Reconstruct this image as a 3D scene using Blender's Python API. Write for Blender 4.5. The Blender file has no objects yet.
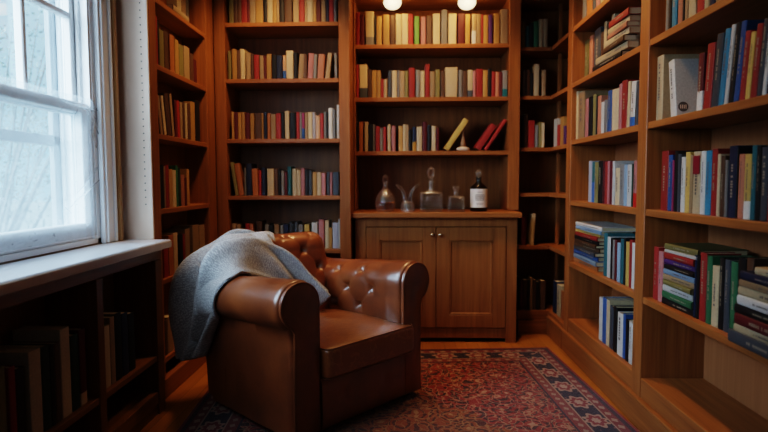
import bpy, bmesh, math, random
from math import sin, cos, pi, radians, atan2, sqrt, floor, exp
from mathutils import Vector, Matrix, noise
from mathutils.bvhtree import BVHTree
random.seed(7)
SC = bpy.context.scene
COL = SC.collection

# ------------------------------------------------------------------ camera
H, F = 1.11, 550.0
YAW, PITCH, ROLL = radians(1.667), radians(3.64), radians(0.2)
FWD = Vector((-sin(YAW)*cos(PITCH), cos(YAW)*cos(PITCH), -sin(PITCH)))
_ri = Vector((cos(YAW), sin(YAW), 0)); _up = _ri.cross(FWD)
RT = _ri*cos(ROLL) - _up*sin(ROLL); UP = _ri*sin(ROLL) + _up*cos(ROLL)
O = Vector((0, 0, H))
def proj(p):
    d = Vector(p) - O; z = d.dot(FWD)
    return 384 + F*d.dot(RT)/z, 216 - F*d.dot(UP)/z
def ray(x, y): return FWD + RT*((x-384)/F) - UP*((y-216)/F)
def onX(x, y, X): d = ray(x, y); return O + d*(X/d.x)
def onY(x, y, Y): d = ray(x, y); return O + d*(Y/d.y)
def onZ(x, y, Z): d = ray(x, y); return O + d*((Z-H)/d.z)
cam = bpy.data.cameras.new('camera'); co = bpy.data.objects.new('camera', cam); COL.objects.link(co)
m = Matrix((( RT.x, UP.x, -FWD.x, 0), (RT.y, UP.y, -FWD.y, 0), (RT.z, UP.z, -FWD.z, H), (0, 0, 0, 1)))
co.matrix_world = m
cam.sensor_width = 36; cam.lens = 36*F/768; cam.clip_start = .05
cam.dof.use_dof = True; cam.dof.focus_distance = 2.45; cam.dof.aperture_fstop = 1.7
SC.camera = co

# ------------------------------------------------------------------ node helpers
class N:
    def __init__(s, name):
        s.m = bpy.data.materials.new(name); s.m.use_nodes = True
        s.t = s.m.node_tree; s.t.nodes.clear()
        s.out = s.t.nodes.new('ShaderNodeOutputMaterial')
    def n(s, typ, ins=None, **kw):
        nd = s.t.nodes.new('ShaderNode'+typ)
        for k, v in kw.items(): setattr(nd, k, v)
        for k, v in (ins or {}).items():
            if hasattr(v, 'is_output') or isinstance(v, bpy.types.NodeSocket): s.t.links.new(v, nd.inputs[k])
            else: nd.inputs[k].default_value = v
        return nd
    def math(s, op, a, b=0.0, c=None):
        i = {0: a, 1: b}
        if c is not None: i[2] = c
        return s.n('Math', i, operation=op).outputs[0]
    def mix(s, f, a, b):
        nd = s.n('Mix', data_type='RGBA')
        for k, v in ((0, f), (6, a), (7, b)):
            if isinstance(v, bpy.types.NodeSocket): s.t.links.new(v, nd.inputs[k])
            else: nd.inputs[k].default_value = v if k == 0 else (*v[:3], 1)
        return nd.outputs[2]
    def ramp(s, f, stops, interp='LINEAR'):
        nd = s.n('ValToRGB', {0: f}); r = nd.color_ramp; r.interpolation = interp
        while len(r.elements) < len(stops): r.elements.new(.5)
        for e, (p, c) in zip(r.elements, stops):
            e.position = p; e.color = (*c[:3], 1) if len(c) >= 3 else (c[0],)*3+(1,)
        return nd.outputs[0]
    def coords(s, kind='Object', scale=(1, 1, 1), rot=(0, 0, 0)):
        tc = s.n('TexCoord')
        return s.n('Mapping', {0: tc.outputs[kind], 'Scale': scale, 'Rotation': rot}).outputs[0]
    def noise(s, vec, scale=5, detail=4, rough=.5, dist=0):
        return s.n('TexNoise', {'Vector': vec, 'Scale': scale, 'Detail': detail, 'Roughness': rough, 'Distortion': dist}).outputs[0]
    def bump(s, h, strength=.2, dist=.01):
        return s.n('Bump', {'Height': h, 'Strength': strength, 'Distance': dist}).outputs[0]
    def bsdf(s, col, rough=.5, normal=None, **kw):
        i = {'Roughness': rough}
        i['Base Color'] = col if isinstance(col, bpy.types.NodeSocket) else (*col[:3], 1)
        if normal is not None: i['Normal'] = normal
        i.update(kw)
        nd = s.n('BsdfPrincipled', i)
        s.t.links.new(nd.outputs[0], s.out.inputs[0]); return nd

def simple(name, col, rough=.5, var=.12, **kw):
    n = N(name); v = n.coords('Object')
    f = n.noise(v, 14, 3)
    c = n.mix(f, [x*(1-var) for x in col], [min(1, x*(1+var)) for x in col])
    n.bsdf(c, rough, **kw); return n.m

def wood(name, c0, c1, axis, rough=.42, sc=1.0):
    n = N(name)
    s = [26*sc, 26*sc, 26*sc]; s[axis] = 1.3*sc
    v = n.coords('Object', tuple(s))
    a = n.noise(v, 1.0, 6, .62, .6)
    s2 = [90*sc]*3; s2[axis] = 3.0*sc
    b = n.noise(n.coords('Object', tuple(s2)), 1.0, 3, .6)
    f = n.math('ADD', n.math('MULTIPLY', a, .7), n.math('MULTIPLY', b, .3))
    c = n.ramp(f, [(.3, c0), (.68, c1)])
    n.bsdf(c, rough, n.bump(f, .08, .003), **{'Specular IOR Level': .35}); return n.m

W0, W1 = (.185, .066, .020), (.35, .142, .047)
M = {}
M['wood_v'] = wood('cherry_upright', W0, W1, 2)
M['wood_x'] = wood('cherry_shelf_across', W0, W1, 0)
M['wood_y'] = wood('cherry_shelf_along', W0, W1, 1)
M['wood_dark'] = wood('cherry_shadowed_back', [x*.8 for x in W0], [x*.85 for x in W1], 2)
M['low_shaded_v'] = wood('low_case_shaded_upright', [x*.62 for x in W0], [x*.62 for x in W1], 2)  # low case woods darkened to paint in the shade under the window
M['low_shaded_y'] = wood('low_case_shaded_board', [x*.7 for x in W0], [x*.7 for x in W1], 1)
M['panel'] = simple('painted_panel', (.76, .58, .46), .55, .04)
M['hole'] = simple('shelf_pin_shadow', (.03, .025, .02), .8)
M['paint'] = simple('window_white_paint', (.82, .84, .86), .38, .03)
M['ledge'] = simple('window_ledge_paint', (.66, .66, .68), .33, .05)
M['casing_edge'] = wood('casing_oak_edge', (.30, .17, .08), (.42, .25, .12), 2)
M['wall'] = simple('wall_plaster', (.22, .15, .10), .8, .04)
M['ceiling'] = simple('ceiling_plaster', (.40, .32, .24), .9, .03)
M['black'] = simple('black_wood_foot', (.012, .01, .009), .5)
M['brass'] = simple('aged_brass_knob', (.62, .52, .38), .25, .05, Metallic=1.0)
M['page'] = None

def floor_mat():
    n = N('oak_floor_planks')
    tc = n.n('TexCoord').outputs['Object']
    sep = n.n('SeparateXYZ', {0: tc})
    br = n.n('TexBrick', {'Vector': n.n('Mapping', {0: tc, 'Rotation': (0, 0, pi/2)}).outputs[0], 'Scale': 1.0, 'Mortar Size': .0016,
        'Brick Width': 1.1, 'Row Height': .075, 'Color1': (.3, .3, .3, 1), 'Color2': (.75, .75, .75, 1), 'Mortar': (.0, .0, .0, 1)})
    br.offset = .37
    g = n.noise(n.n('Mapping', {0: tc, 'Scale': (40, 2, 1)}).outputs[0], 1, 5, .6, .5)
    f = n.math('ADD', n.math('MULTIPLY', br.outputs[0], .6), n.math('MULTIPLY', g, .45))
    c = n.ramp(f, [(.05, (.04, .014, .004)), (.3, (.27, .105, .024)), (.8, (.46, .2, .05))])
    n.bsdf(c, .3, n.bump(f, .1, .002)); return n.m
M['floor'] = floor_mat()

def leather_mat(name, worn):
    n = N(name)
    v = n.coords('Object')
    big = n.noise(v, 5.5, 5, .6, .4)
    mid = n.noise(v, 28, 4, .6)
    c = n.ramp(big, [(.3, (.115, .030, .011)), (.52, (.20, .056, .018)), (.75, (.29, .088, .028))])
    c = n.mix(n.math('MULTIPLY', mid, .35), c, (.18, .062, .026))
    if worn:
        st = n.noise(n.coords('Object', (5, 26, 5), (0, 0, .75)), 1.6, 5, .65, 1.2)
        lines = n.ramp(st, [(.50, (0, 0, 0)), (.535, (1, 1, 1)), (.57, (0, 0, 0))])
        c = n.mix(.35, c, (.34, .125, .035))
        c = n.mix(n.math('MULTIPLY', lines, .45), c, (.50, .25, .09))
    grain = n.noise(v, 150, 3)
    h = grain
    rough = n.ramp(mid, [(.3, (.32,)*3), (.7, (.36,)*3)])
    n.bsdf(c, rough, n.bump(h, .06, .002), **{'Specular IOR Level': .75, 'Coat Weight': .6, 'Coat Roughness': .28}); return n.m
M['leather'] = leather_mat('brown_leather', False)
M['leather_seat'] = leather_mat('worn_seat_leather', True)
M['piping'] = simple('leather_piping', (.07, .02, .008), .4)

def blanket_mat():
    n = N('grey_wool_knit')
    tc = n.n('TexCoord').outputs['UV']
    w1 = n.n('TexWave', {'Vector': n.n('Mapping', {0: tc, 'Scale': (1, 1, 1), 'Rotation': (0, 0, .35)}).outputs[0], 'Scale': 26.0, 'Distortion': 2.5, 'Detail': 2.0, 'Detail Scale': 3.0}, wave_type='BANDS').outputs[1]
    vo = n.n('TexVoronoi', {'Vector': n.n('Mapping', {0: tc, 'Scale': (190, 120, 1)}).outputs[0], 'Scale': 1.0}).outputs[0]
    fz = n.noise(n.n('Mapping', {0: tc, 'Scale': (90, 70, 1)}).outputs[0], 2, 4, .7)
    h = n.math('ADD', n.math('MULTIPLY', vo, -.6), n.math('ADD', n.math('MULTIPLY', w1, .15), fz))
    c = n.ramp(h, [(.15, (.30, .295, .30)), (.55, (.56, .55, .545)), (.95, (.76, .75, .74))])
    n.bsdf(c, .95, n.bump(h, .7, .007), **{'Sheen Weight': .5, 'Sheen Roughness': .5, 'Specular IOR Level': .1}); return n.m
M['blanket'] = blanket_mat()

def rug_mat(hx, hy):
    n = N('oriental_rug_pile')
    tc = n.n('TexCoord').outputs['Object']
    sp = n.n('SeparateXYZ', {0: tc}); X, Y = sp.outputs[0], sp.outputs[1]
    mt = n.math
    ax, ay = mt('ABSOLUTE', X), mt('ABSOLUTE', Y)
    ex, ey = mt('SUBTRACT', hx, ax), mt('SUBTRACT', hy, ay)
    e = mt('MINIMUM', ex, ey)                          # distance from the nearest edge
    inx = mt('LESS_THAN', ex, ey)
    along = n.n('Mix', {0: inx, 2: X, 3: Y}, data_type='FLOAT').outputs[0]
    # --- field
    v1 = n.n('Mapping', {0: tc, 'Scale': (13, 13, 13)}).outputs[0]
    wv = n.n('TexNoise', {'Vector': v1, 'Scale': .9, 'Detail': 2.0}).outputs[1]
    v2 = n.n('VectorMath', {0: v1, 1: n.n('VectorMath', {0: wv, 3: 1.1}, operation='SCALE').outputs[0]}, operation='ADD').outputs[0]
    vor = n.n('TexVoronoi', {'Vector': v2, 'Scale': .8}, feature='F1')
    d = vor.outputs[0]
    rings = mt('SINE', mt('MULTIPLY', d, 20.0))
    vine = n.n('TexVoronoi', {'Vector': v2, 'Scale': 1.9}, feature='DISTANCE_TO_EDGE').outputs[0]
    fine = n.n('TexVoronoi', {'Vector': v1, 'Scale': 5.0}).outputs[0]
    field = n.mix(mt('GREATER_THAN', rings, .35), (.30, .026, .022), (.05, .016, .022))
    field = n.mix(mt('LESS_THAN', vine, .045), field, (.44, .25, .15))
    field = n.mix(mt('LESS_THAN', d, .17), field, (.48, .30, .2))
    field = n.mix(mt('LESS_THAN', d, .08), field, (.30, .025, .02))
    field = n.mix(mt('LESS_THAN', fine, .16), field, (.38, .17, .1))
    # central medallion, rust coloured
    md = mt('ADD', mt('ADD', mt('MULTIPLY', ax, 1.0), mt('MULTIPLY', ay, .75)), mt('MULTIPLY', mt('SINE', mt('MULTIPLY', mt('ARCTAN2', Y, X), 12.0)), .03))
    medc = n.mix(mt('GREATER_THAN', rings, .2), (.30, .075, .02), (.09, .02, .02))
    medc = n.mix(mt('LESS_THAN', vine, .05), medc, (.36, .19, .07))
    medc = n.mix(mt('LESS_THAN', d, .14), medc, (.42, .24, .1))
    field = n.mix(mt('LESS_THAN', md, .62), field, medc)
    # --- main border with repeating medallions
    def motif(period, cen, rad, petals):
        fr = mt('MULTIPLY', mt('SUBTRACT', mt('FRACT', mt('DIVIDE', along, period)), .5), period)
        yy = mt('SUBTRACT', e, cen)
        r = mt('SQRT', mt('ADD', mt('MULTIPLY', mt('MULTIPLY', fr, fr), .55), mt('MULTIPLY', yy, yy)))
        a = mt('ARCTAN2', yy, fr)
        return mt('DIVIDE', r, mt('MULTIPLY', mt('ADD', 1.0, mt('MULTIPLY', mt('SINE', mt('MULTIPLY', a, petals)), .16)), rad))
    mo = motif(.21, .145, .052, 8.0)
    mb = n.mix(mt('LESS_THAN', mo, 1.0), (.022, .016, .045), (.47, .31, .24))
    mb = n.mix(mt('LESS_THAN', mo, .72), mb, (.26, .03, .04))
    mb = n.mix(mt('LESS_THAN', mo, .38), mb, (.50, .36, .28))
    sm = n.n('TexVoronoi', {'Vector': v1, 'Scale': 3.2}).outputs[0]
    mb = n.mix(mt('MULTIPLY', mt('LESS_THAN', sm, .2), mt('GREATER_THAN', mo, 1.25)), mb, (.36, .14, .14))
    g1 = motif(.07, .06, .014, 4.0)
    gb = n.mix(mt('LESS_THAN', g1, 1.0), (.23, .03, .035), (.44, .3, .22))
    g2 = motif(.06, .235, .012, 4.0)
    gc = n.mix(mt('LESS_THAN', g2, 1.0), (.25, .05, .045), (.40, .28, .2))
    def band(c, lo, hi, colr):
        return n.mix(mt('MULTIPLY', mt('GREATER_THAN', e, lo), mt('LESS_THAN', e, hi)), c, colr)
    c = field
    c = band(c, -1, .016, (.30, .045, .05)); c = band(c, .016, .038, (.05, .02, .035))
    c = band(c, .038, .082, gb); c = band(c, .082, .09, (.44, .3, .22))
    c = band(c, .09, .2, mb); c = band(c, .2, .208, (.44, .3, .22))
    c = band(c, .208, .262, gc); c = band(c, .262, .272, (.03, .02, .05))
    pile = n.noise(n.n('Mapping', {0: tc, 'Scale': (260, 260, 260)}).outputs[0], 1, 2)
    c = n.mix(mt('ADD', .30, mt('MULTIPLY', pile, .3)), c, (.018, .008, .009))
    n.bsdf(c, .95, n.bump(pile, .5, .004), **{'Specular IOR Level': .1, 'Sheen Weight': .25}); return n.m

def book_mat():
    n = N('book_cloth')
    a = n.n('Attribute', attribute_name='Col').outputs[0]
    f = n.noise(n.coords('Object'), 130, 3)
    c = n.mix(n.math('MULTIPLY', f, .4), a, (.02, .015, .012))
    n.bsdf(c, .5, n.bump(f, .1, .002), **{'Specular IOR Level': .4}); return n.m
M['book'] = book_mat()
def page_mat():
    n = N('page_edges')
    f = n.noise(n.coords('Object', (900, 3, 3)), 1, 2)
    n.bsdf(n.mix(f, (.36, .28, .17), (.60, .50, .34)), .85); return n.m
M['page'] = page_mat()
M['ink_light'] = simple('pale_spine_lettering', (.26, .22, .16), .5)
M['ink_dark'] = simple('dark_spine_lettering', (.10, .085, .08), .5)

def glass_mat(name, col, rough=.0, ior=1.5):
    n = N(name)
    f = n.noise(n.coords('Object'), 40, 2)
    n.bsdf(n.mix(f, col, [min(1, x*1.02) for x in col]), rough, **{'Transmission Weight': 1.0, 'IOR': ior}); return n.m
def crystal_mat(name):
    n = N(name)
    f = n.noise(n.coords('Object'), 60, 3)
    fr = n.n('LayerWeight', {'Blend': .45, 'Normal': n.bump(f, .6, .004)}).outputs[1]
    g = n.n('BsdfGlossy', {'Color': (1, .95, .9, 1), 'Roughness': .06, 'Normal': n.bump(f, .9, .006)}).outputs[0]
    d = n.n('BsdfDiffuse', {'Color': (.75, .7, .66, 1)}).outputs[0]
    gd = n.n('MixShader', {0: .10, 1: g, 2: d}).outputs[0]
    t = n.n('BsdfTransparent', {'Color': (.93, .92, .9, 1)}).outputs[0]
    mx = n.n('MixShader', {0: n.math('ADD', n.math('MULTIPLY', fr, .75), .03), 1: t, 2: gd}).outputs[0]
    n.t.links.new(mx, n.out.inputs[0]); return n.m
M['crystal'] = crystal_mat('clear_crystal')
M['whisky'] = glass_mat('amber_spirit', (.75, .32, .06), .0, 1.35)
M['darkglass'] = glass_mat('dark_bottle_glass', (.06, .02, .008), .02)
def pane_mat():
    n = N('window_glass')
    fr = n.n('LayerWeight', {'Blend': .25}).outputs[1]
    wob = n.noise(n.coords('Object'), 3, 2)
    g = n.n('BsdfGlossy', {'Color': (.9, .95, 1, 1), 'Roughness': .03, 'Normal': n.bump(wob, .05, .02)}).outputs[0]
    t = n.n('BsdfTransparent', {'Color': (.95, .98, 1, 1)}).outputs[0]
    mx = n.n('MixShader', {0: n.math('MULTIPLY', fr, .35), 1: t, 2: g}).outputs[0]
    n.t.links.new(mx, n.out.inputs[0]); return n.m
M['pane'] = pane_mat()
def film_mat():
    n = N('clear_insulating_film')
    v = n.coords('Object', (1, 2.2, 5.0), (.35, 0, 0))
    f = n.noise(v, 3.0, 5, .6, 1.6)
    st = n.ramp(f, [(.36, (.24,)*3), (.47, (.36,)*3), (.56, (.27,)*3), (.75, (.52,)*3)])
    tl = n.n('BsdfTranslucent', {'Color': (.85, .93, 1, 1)}).outputs[0]
    gl = n.n('BsdfGlossy', {'Color': (.9, .95, 1, 1), 'Roughness': .22, 'Normal': n.bump(f, .5, .03)}).outputs[0]
    t = n.n('BsdfTransparent', {'Color': (.95, .98, 1, 1)}).outputs[0]
    a = n.n('MixShader', {0: .35, 1: tl, 2: gl}).outputs[0]
    mx = n.n('MixShader', {0: st, 1: t, 2: a}).outputs[0]
    n.t.links.new(mx, n.out.inputs[0]); return n.m
M['film'] = film_mat()
def lamp_mat():
    n = N('opal_lamp_glass')
    f = n.noise(n.coords('Object'), 8, 2)
    c = n.mix(f, (1, .80, .48), (1, .84, .54))
    n.bsdf((.9, .85, .75), .4, **{'Emission Color': c, 'Emission Strength': 1.7}); return n.m
M['lamp'] = lamp_mat()

# ------------------------------------------------------------------ object helpers
def link(name, me, mat, parent=None):
    o = bpy.data.objects.new(name, me); COL.objects.link(o)
    if mat is not None:
        for mm in (mat if isinstance(mat, (list, tuple)) else [mat]): me.materials.append(mm)
    if parent is not None: o.parent = parent
    return o
def obj(name, bm, mat, parent=None, smooth=False, autosm=None):
    me = bpy.data.meshes.new(name)
    bmesh.ops.recalc_face_normals(bm, faces=bm.faces)
    if smooth:
        for f in bm.faces: f.smooth = True
    if autosm:
        for f in bm.faces: f.smooth = True
        for e in bm.edges:
            if len(e.link_faces) == 2 and e.calc_face_angle(0) > autosm: e.smooth = False
    bm.to_mesh(me); bm.free()
    return link(name, me, mat, parent)
def tag(o, label, cat, group=None, kind=None):
    if label: o['label'] = label
    if cat: o['category'] = cat
    if group: o['group'] = group
    if kind: o['kind'] = kind
    return o
def thing(name, label, cat, loc=(0, 0, 0), rz=0, group=None):
    o = bpy.data.objects.new(name, None); COL.objects.link(o)
    o.location = loc; o.rotation_euler = (0, 0, rz); o.empty_display_size = .05
    return tag(o, label, cat, group)
def struct(name, bm, mat, label=None, **k):
    o = obj(name, bm, mat, None, **k); o['kind'] = 'structure'
    if label: o['label'] = label
    return o
def box(bm, x0, x1, y0, y1, z0, z1, bev=0.0, seg=1):
    b = bmesh.new() if bev else bm
    vs = [b.verts.new((x, y, z)) for z in (z0, z1) for y in (y0, y1) for x in (x0, x1)]
    for f in ((0, 2, 3, 1), (4, 5, 7, 6), (0, 1, 5, 4), (2, 6, 7, 3), (0, 4, 6, 2), (1, 3, 7, 5)): b.faces.new([vs[i] for i in f])
    if bev:
        bmesh.ops.bevel(b, geom=b.edges[:], offset=bev, segments=seg, affect='EDGES', profile=.5)
        merge(bm, b)
    return bm
def merge(bm, b, mat=None):
    me = bpy.data.meshes.new('tmp')
    if mat is not None: b.transform(mat)
    b.to_mesh(me); b.free(); bm.from_mesh(me); bpy.data.meshes.remove(me)
def nbox(*a, **k): return box(bmesh.new(), *a, **k)
def lathe(pts, seg=24, cap=True):
    bm = bmesh.new(); rings = []
    for r, z in pts:
        if r < 1e-5: rings.append([bm.verts.new((0, 0, z))])
        else: rings.append([bm.verts.new((r*cos(2*pi*i/seg), r*sin(2*pi*i/seg), z)) for i in range(seg)])
    for a, b in zip(rings, rings[1:]):
        for i in range(seg):
            j = (i+1) % seg
            if len(a) == 1 and len(b) == 1: continue
            if len(a) == 1: bm.faces.new((a[0], b[j], b[i]))
            elif len(b) == 1: bm.faces.new((a[i], a[j], b[0]))
            else: bm.faces.new((a[i], a[j], b[j], b[i]))
    return bm
def tube(pts, rad, seg=8, closed=False, cap=True):
    bm = bmesh.new(); rings = []; n = len(pts); P = [Vector(p) for p in pts]
    ref = Vector((0.13, .2, 1)).normalized()
    for i in range(n):
        a = P[(i-1) % n] if (closed or i > 0) else P[i]; b = P[(i+1) % n] if (closed or i < n-1) else P[i]
        t = (b-a).normalized(); s = t.cross(ref)
        if s.length < .05: s = t.cross(Vector((1, .1, 0)))
        s.normalize(); u = s.cross(t)
        r = rad[i] if isinstance(rad, (list, tuple)) else rad
        rings.append([bm.verts.new(P[i] + s*r*cos(2*pi*k/seg) + u*r*sin(2*pi*k/seg)) for k in range(seg)])
    for i in range(n if closed else n-1):
        a, b = rings[i], rings[(i+1) % n]
        for k in range(seg): bm.faces.new((a[k], a[(k+1) % seg], b[(k+1) % seg], b[k]))
    if cap and not closed: bm.faces.new(rings[0][::-1]); bm.faces.new(rings[-1])
    return bm
def grid(fn, nu, nv, closeu=False):
    bm = bmesh.new(); V = [[bm.verts.new(fn(i/(nu if closeu else nu-1), j/(nv-1))) for j in range(nv)] for i in range(nu)]
    for i in range(nu if closeu else nu-1):
        for j in range(nv-1):
            a, b = V[i], V[(i+1) % nu]
            bm.faces.new((a[j], b[j], b[j+1], a[j+1]))
    return bm, V
def sstep(a, b, x):
    t = max(0, min(1, (x-a)/(b-a))); return t*t*(3-2*t)

# ------------------------------------------------------------------ room
XL, XR, YB, YF, ZC = -1.37, 1.36, 4.26, -1.6, 2.75
struct('floor', nbox(XL-.02, XR+.02, YF, YB, -.05, 0), M['floor'])
struct('ceiling', nbox(XL-.02, XR+.02, YF, YB, ZC, ZC+.05), M['ceiling'])
struct('wall_back', nbox(XL-.1, XR+.1, YB, YB+.1, 0, ZC), M['wall'])
struct('wall_front', nbox(XL-.1, XR+.1, YF-.1, YF, 0, ZC), M['wall'])
struct('wall_right', nbox(XR, XR+.1, YF, YB, 0, ZC), M['wall'])
WY0, WY1, WZ0, WZ1 = .85, 2.475, .835, 2.30          # window opening
XO = -1.56                                          # outer face of the window wall
b = bmesh.new()
box(b, XO, XL, YF, WY0, 0, ZC); box(b, XO, XL, WY1, YB, 0, ZC)
box(b, XO, XL, WY0, WY1, 0, WZ0); box(b, XO, XL, WY0, WY1, WZ1, ZC)
struct('wall_left', b, M['wall'])

# ------------------------------------------------------------------ window
win = bpy.data.objects.new('window_1', None); COL.objects.link(win)
win['kind'] = 'structure'; win['label'] = 'white double hung sash window over the low bookcase'
def wpart(name, bm, mat, **k): return obj(name, bm, mat, win, **k)
b = bmesh.new()       # casing on the room side, stepped moulding
for (y0, y1, z0, z1) in ((WY1-.005, WY1+.105, WZ0-.005, WZ1+.11), (WY0-.1, WY0+.005, WZ0-.005, WZ1+.11)):
    box(b, XL, XL+.022, y0, y1, z0, z1, .004, 2)
box(b, XL, XL+.022, WY0, WY1, WZ1-.005, WZ1+.11, .004, 2)
for k, (d, t) in enumerate(((.012, .03), (.03, .026), (.075, .034))):
    box(b, XL+.005, XL+t, WY1+d, WY1+d+.014, WZ0-.005, WZ1+.1, .004, 2)
wpart('casing', b, M['paint'])
wpart('casing_back_band', nbox(XL, XL+.042, WY1+.1, WY1+.122, WZ0-.005, WZ1+.13, bev=.003), M['casing_edge'])
b = bmesh.new()       # jamb lining with sash channels
for (y0, y1) in ((WY1-.03, WY1), (WY0, WY0+.03)):
    box(b, XO, XL, y0, y1, WZ0, WZ1)
box(b, XO, XL, WY0, WY1, WZ1-.03, WZ1); box(b, XO, XL, WY0, WY1, WZ0, WZ0+.02)
for x in (-1.386, -1.43, -1.476, -1.515): box(b, x, x+.012, WY1-.046, WY1-.03, WZ0+.02, WZ1-.03)
wpart('jamb', b, M['paint'])
GY0, GY1 = WY0+.03, WY1-.032
def sash(name, x0, x1, z0, z1, st, top, bot, cols, rows):
    s = bmesh.new()
    box(s, x0, x1, GY0, GY0+st, z0, z1, .004); box(s, x0, x1, GY1-st, GY1, z0, z1, .004)
    box(s, x0, x1, GY0+st, GY1-st, z0, z0+bot, .004); box(s, x0, x1, GY0+st, GY1-st, z1-top, z1, .004)
    o = wpart(name, s, M['paint'])
    a0, a1 = GY0+st, GY1-st; h0, h1 = z0+bot, z1-top
    mw = .024; s = bmesh.new()
    for i in range(1, cols):
        y = a1 - (a1-a0)*i/cols; box(s, x0+.004, x1-.002, y-mw/2, y+mw/2, h0, h1, .004)
    for j in range(1, rows):
        z = h0 + (h1-h0)*j/rows; box(s, x0+.004, x1-.002, a0, a1, z-mw/2, z+mw/2, .004)
    if cols*rows > 1: obj('muntin_grid', s, M['paint'], o)
    else: s.free()
    xc = x0 + .009
    obj('pane', nbox(xc-.0015, xc+.0015, a0, a1, h0, h1), M['pane'], o)
    return o
sash('upper_sash', -1.474, -1.434, 1.405, 2.27, .042, .05, .045, 5, 2)
lo = sash('lower_sash', -1.428, -1.386, WZ0+.02, 1.455, .06, .045, .075, 1, 1)
obj('sash_stop', nbox(-1.386, -1.374, GY1-.012, GY1+.004, 1.40, 1.475, bev=.003), M['casing_edge'], win)
b = bmesh.new()       # exterior storm window frame
for (y0, y1, z0, z1) in ((GY0, GY0+.045, WZ0+.02, WZ1-.03), (GY1-.05, GY1, WZ0+.02, WZ1-.03), (GY0, GY1, WZ0+.02, WZ0+.07), (GY0, GY1, WZ1-.08, WZ1-.03), (GY0, GY1, 1.27, 1.315)):
    box(b, -1.545, -1.52, y0, y1, z0, z1, .003)
M['glare_cut'] = simple('glare_cut_frame_paint', (.30, .34, .37), .6)  # frame paint darkened to offset glare from the strong sun
wpart('storm_frame', b, M['glare_cut'])
# wrinkled insulating film stretched over the lower sash
def film(u, v):
    y = GY0+.01 + u*(GY1-GY0+.012); z = WZ0+.035 + v*(1.475-WZ0-.035)
    eu = min(u, 1-u)*8; ev = min(v, 1-v)*6; e = min(1, eu, ev)
    d = .012*noise.noise(Vector((y*3.0, z*7, 1.7)))*e + .02*abs(noise.noise(Vector((y*2.2+z*3.1, z*1.3-y*2.2, 4.2))))*e
    cr = exp(-((u-.93)/.06)**2)*exp(-((v-.93)/.1)**2)
    d += .012*cr*(1+noise.noise(Vector((y*40, z*12, 0))))
    cr2 = exp(-(((z-1.085)-(y-2.30)*.55)/.008)**2)*exp(-((y-2.32)/.10)**2)
    return (-1.372 + d + .022*cr2, y, z)
bm, _ = grid(film, 120, 80)
obj('plastic_film', bm, M['film'], lo, smooth=True)['label'] = 'clear wrinkled plastic film over the lower sash'

def film_crease_glint(pts, w):  # pale ribbons standing in for bright glints along the film creases
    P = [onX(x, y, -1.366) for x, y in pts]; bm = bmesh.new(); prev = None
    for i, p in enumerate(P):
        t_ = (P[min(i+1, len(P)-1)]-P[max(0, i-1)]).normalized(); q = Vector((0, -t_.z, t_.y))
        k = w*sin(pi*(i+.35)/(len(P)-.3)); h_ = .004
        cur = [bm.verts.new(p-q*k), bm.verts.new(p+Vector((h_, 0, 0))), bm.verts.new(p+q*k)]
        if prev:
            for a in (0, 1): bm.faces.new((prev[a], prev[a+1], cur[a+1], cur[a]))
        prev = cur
    obj('film_crease_glint', bm, M['crease_glint'], lo, smooth=True)
def crease_glint_mat():
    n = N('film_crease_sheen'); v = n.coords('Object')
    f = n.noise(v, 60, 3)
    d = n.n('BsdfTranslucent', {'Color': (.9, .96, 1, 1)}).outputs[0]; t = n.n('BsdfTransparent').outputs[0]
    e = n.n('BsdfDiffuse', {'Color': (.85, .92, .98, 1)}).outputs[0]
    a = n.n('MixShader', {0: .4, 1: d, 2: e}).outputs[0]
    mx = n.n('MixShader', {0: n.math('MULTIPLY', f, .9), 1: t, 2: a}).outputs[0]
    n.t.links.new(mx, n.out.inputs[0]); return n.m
M['crease_glint'] = crease_glint_mat()
film_crease_glint([(70, 208), (77, 200), (84, 194), (91, 188), (99, 180)], .006)
film_crease_glint([(96, 108), (101, 121), (105, 138), (107, 156), (106, 176), (105, 200), (106, 220), (107, 236)], .004)
film_crease_glint([(88, 106), (91, 114), (94, 124), (99, 136)], .009)
film_crease_glint([(82, 105), (88, 112), (96, 119)], .008)
film_crease_glint([(60, 99), (72, 104), (84, 107), (97, 110)], .008)
film_crease_glint([(91, 118), (93, 132), (96, 148)], .006)

# ------------------------------------------------------------------ outside the window
def shrub(name, label, loc, r, h, nl, seed):
    rnd = random.Random(seed)
    t = thing(name, label, 'shrub', loc, 0, 'bare garden shrubs outside the window')
    b = bmesh.new()
    tips = []
    for i in range(26):
        a = rnd.uniform(0, 2*pi); rr = r*rnd.uniform(.2, 1); hh = h*rnd.uniform(.6, 1)
        pts = [(0, 0, 0)] + [(rr*cos(a+k*.12)*(k/5)**.8, rr*sin(a+k*.12)*(k/5)**.8, hh*k/5) for k in range(1, 6)]
        merge(b, tube(pts, [.03-.005*k for k in range(6)], 5)); tips.append(pts)
    obj('branches', b, M['bark'], t)
    b = bmesh.new()
    for i in range(nl):
        p = Vector(rnd.choice(tips)[rnd.randint(2, 5)]) + Vector((rnd.gauss(0, .16), rnd.gauss(0, .16), rnd.gauss(0, .14)))
        d = Vector((rnd.gauss(0, 1), rnd.gauss(0, 1), rnd.gauss(0, 1))).normalized(); q = d.cross(Vector((0.3, .5, .8))).normalized()
        s = rnd.uniform(.018, .036)
        b.faces.new([b.verts.new(p+d*s), b.verts.new(p+q*s*.45), b.verts.new(p-d*s), b.verts.new(p-q*s*.45)])
    obj('foliage', b, M['leaf'], t)
M['bark'] = simple('pale_bark', (.24, .26, .26), .9); M['leaf'] = simple('haze_grey_leaf', (.30, .37, .35), .8, .1)  # leaf tone greyed towards outdoor haze, kept low against the sun
shrub('garden_shrub', 'pale twiggy shrub seen through the lower window panes', (-4.6, 4.4, -.3), 1.1, 2.3, 4200, 3)
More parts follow.
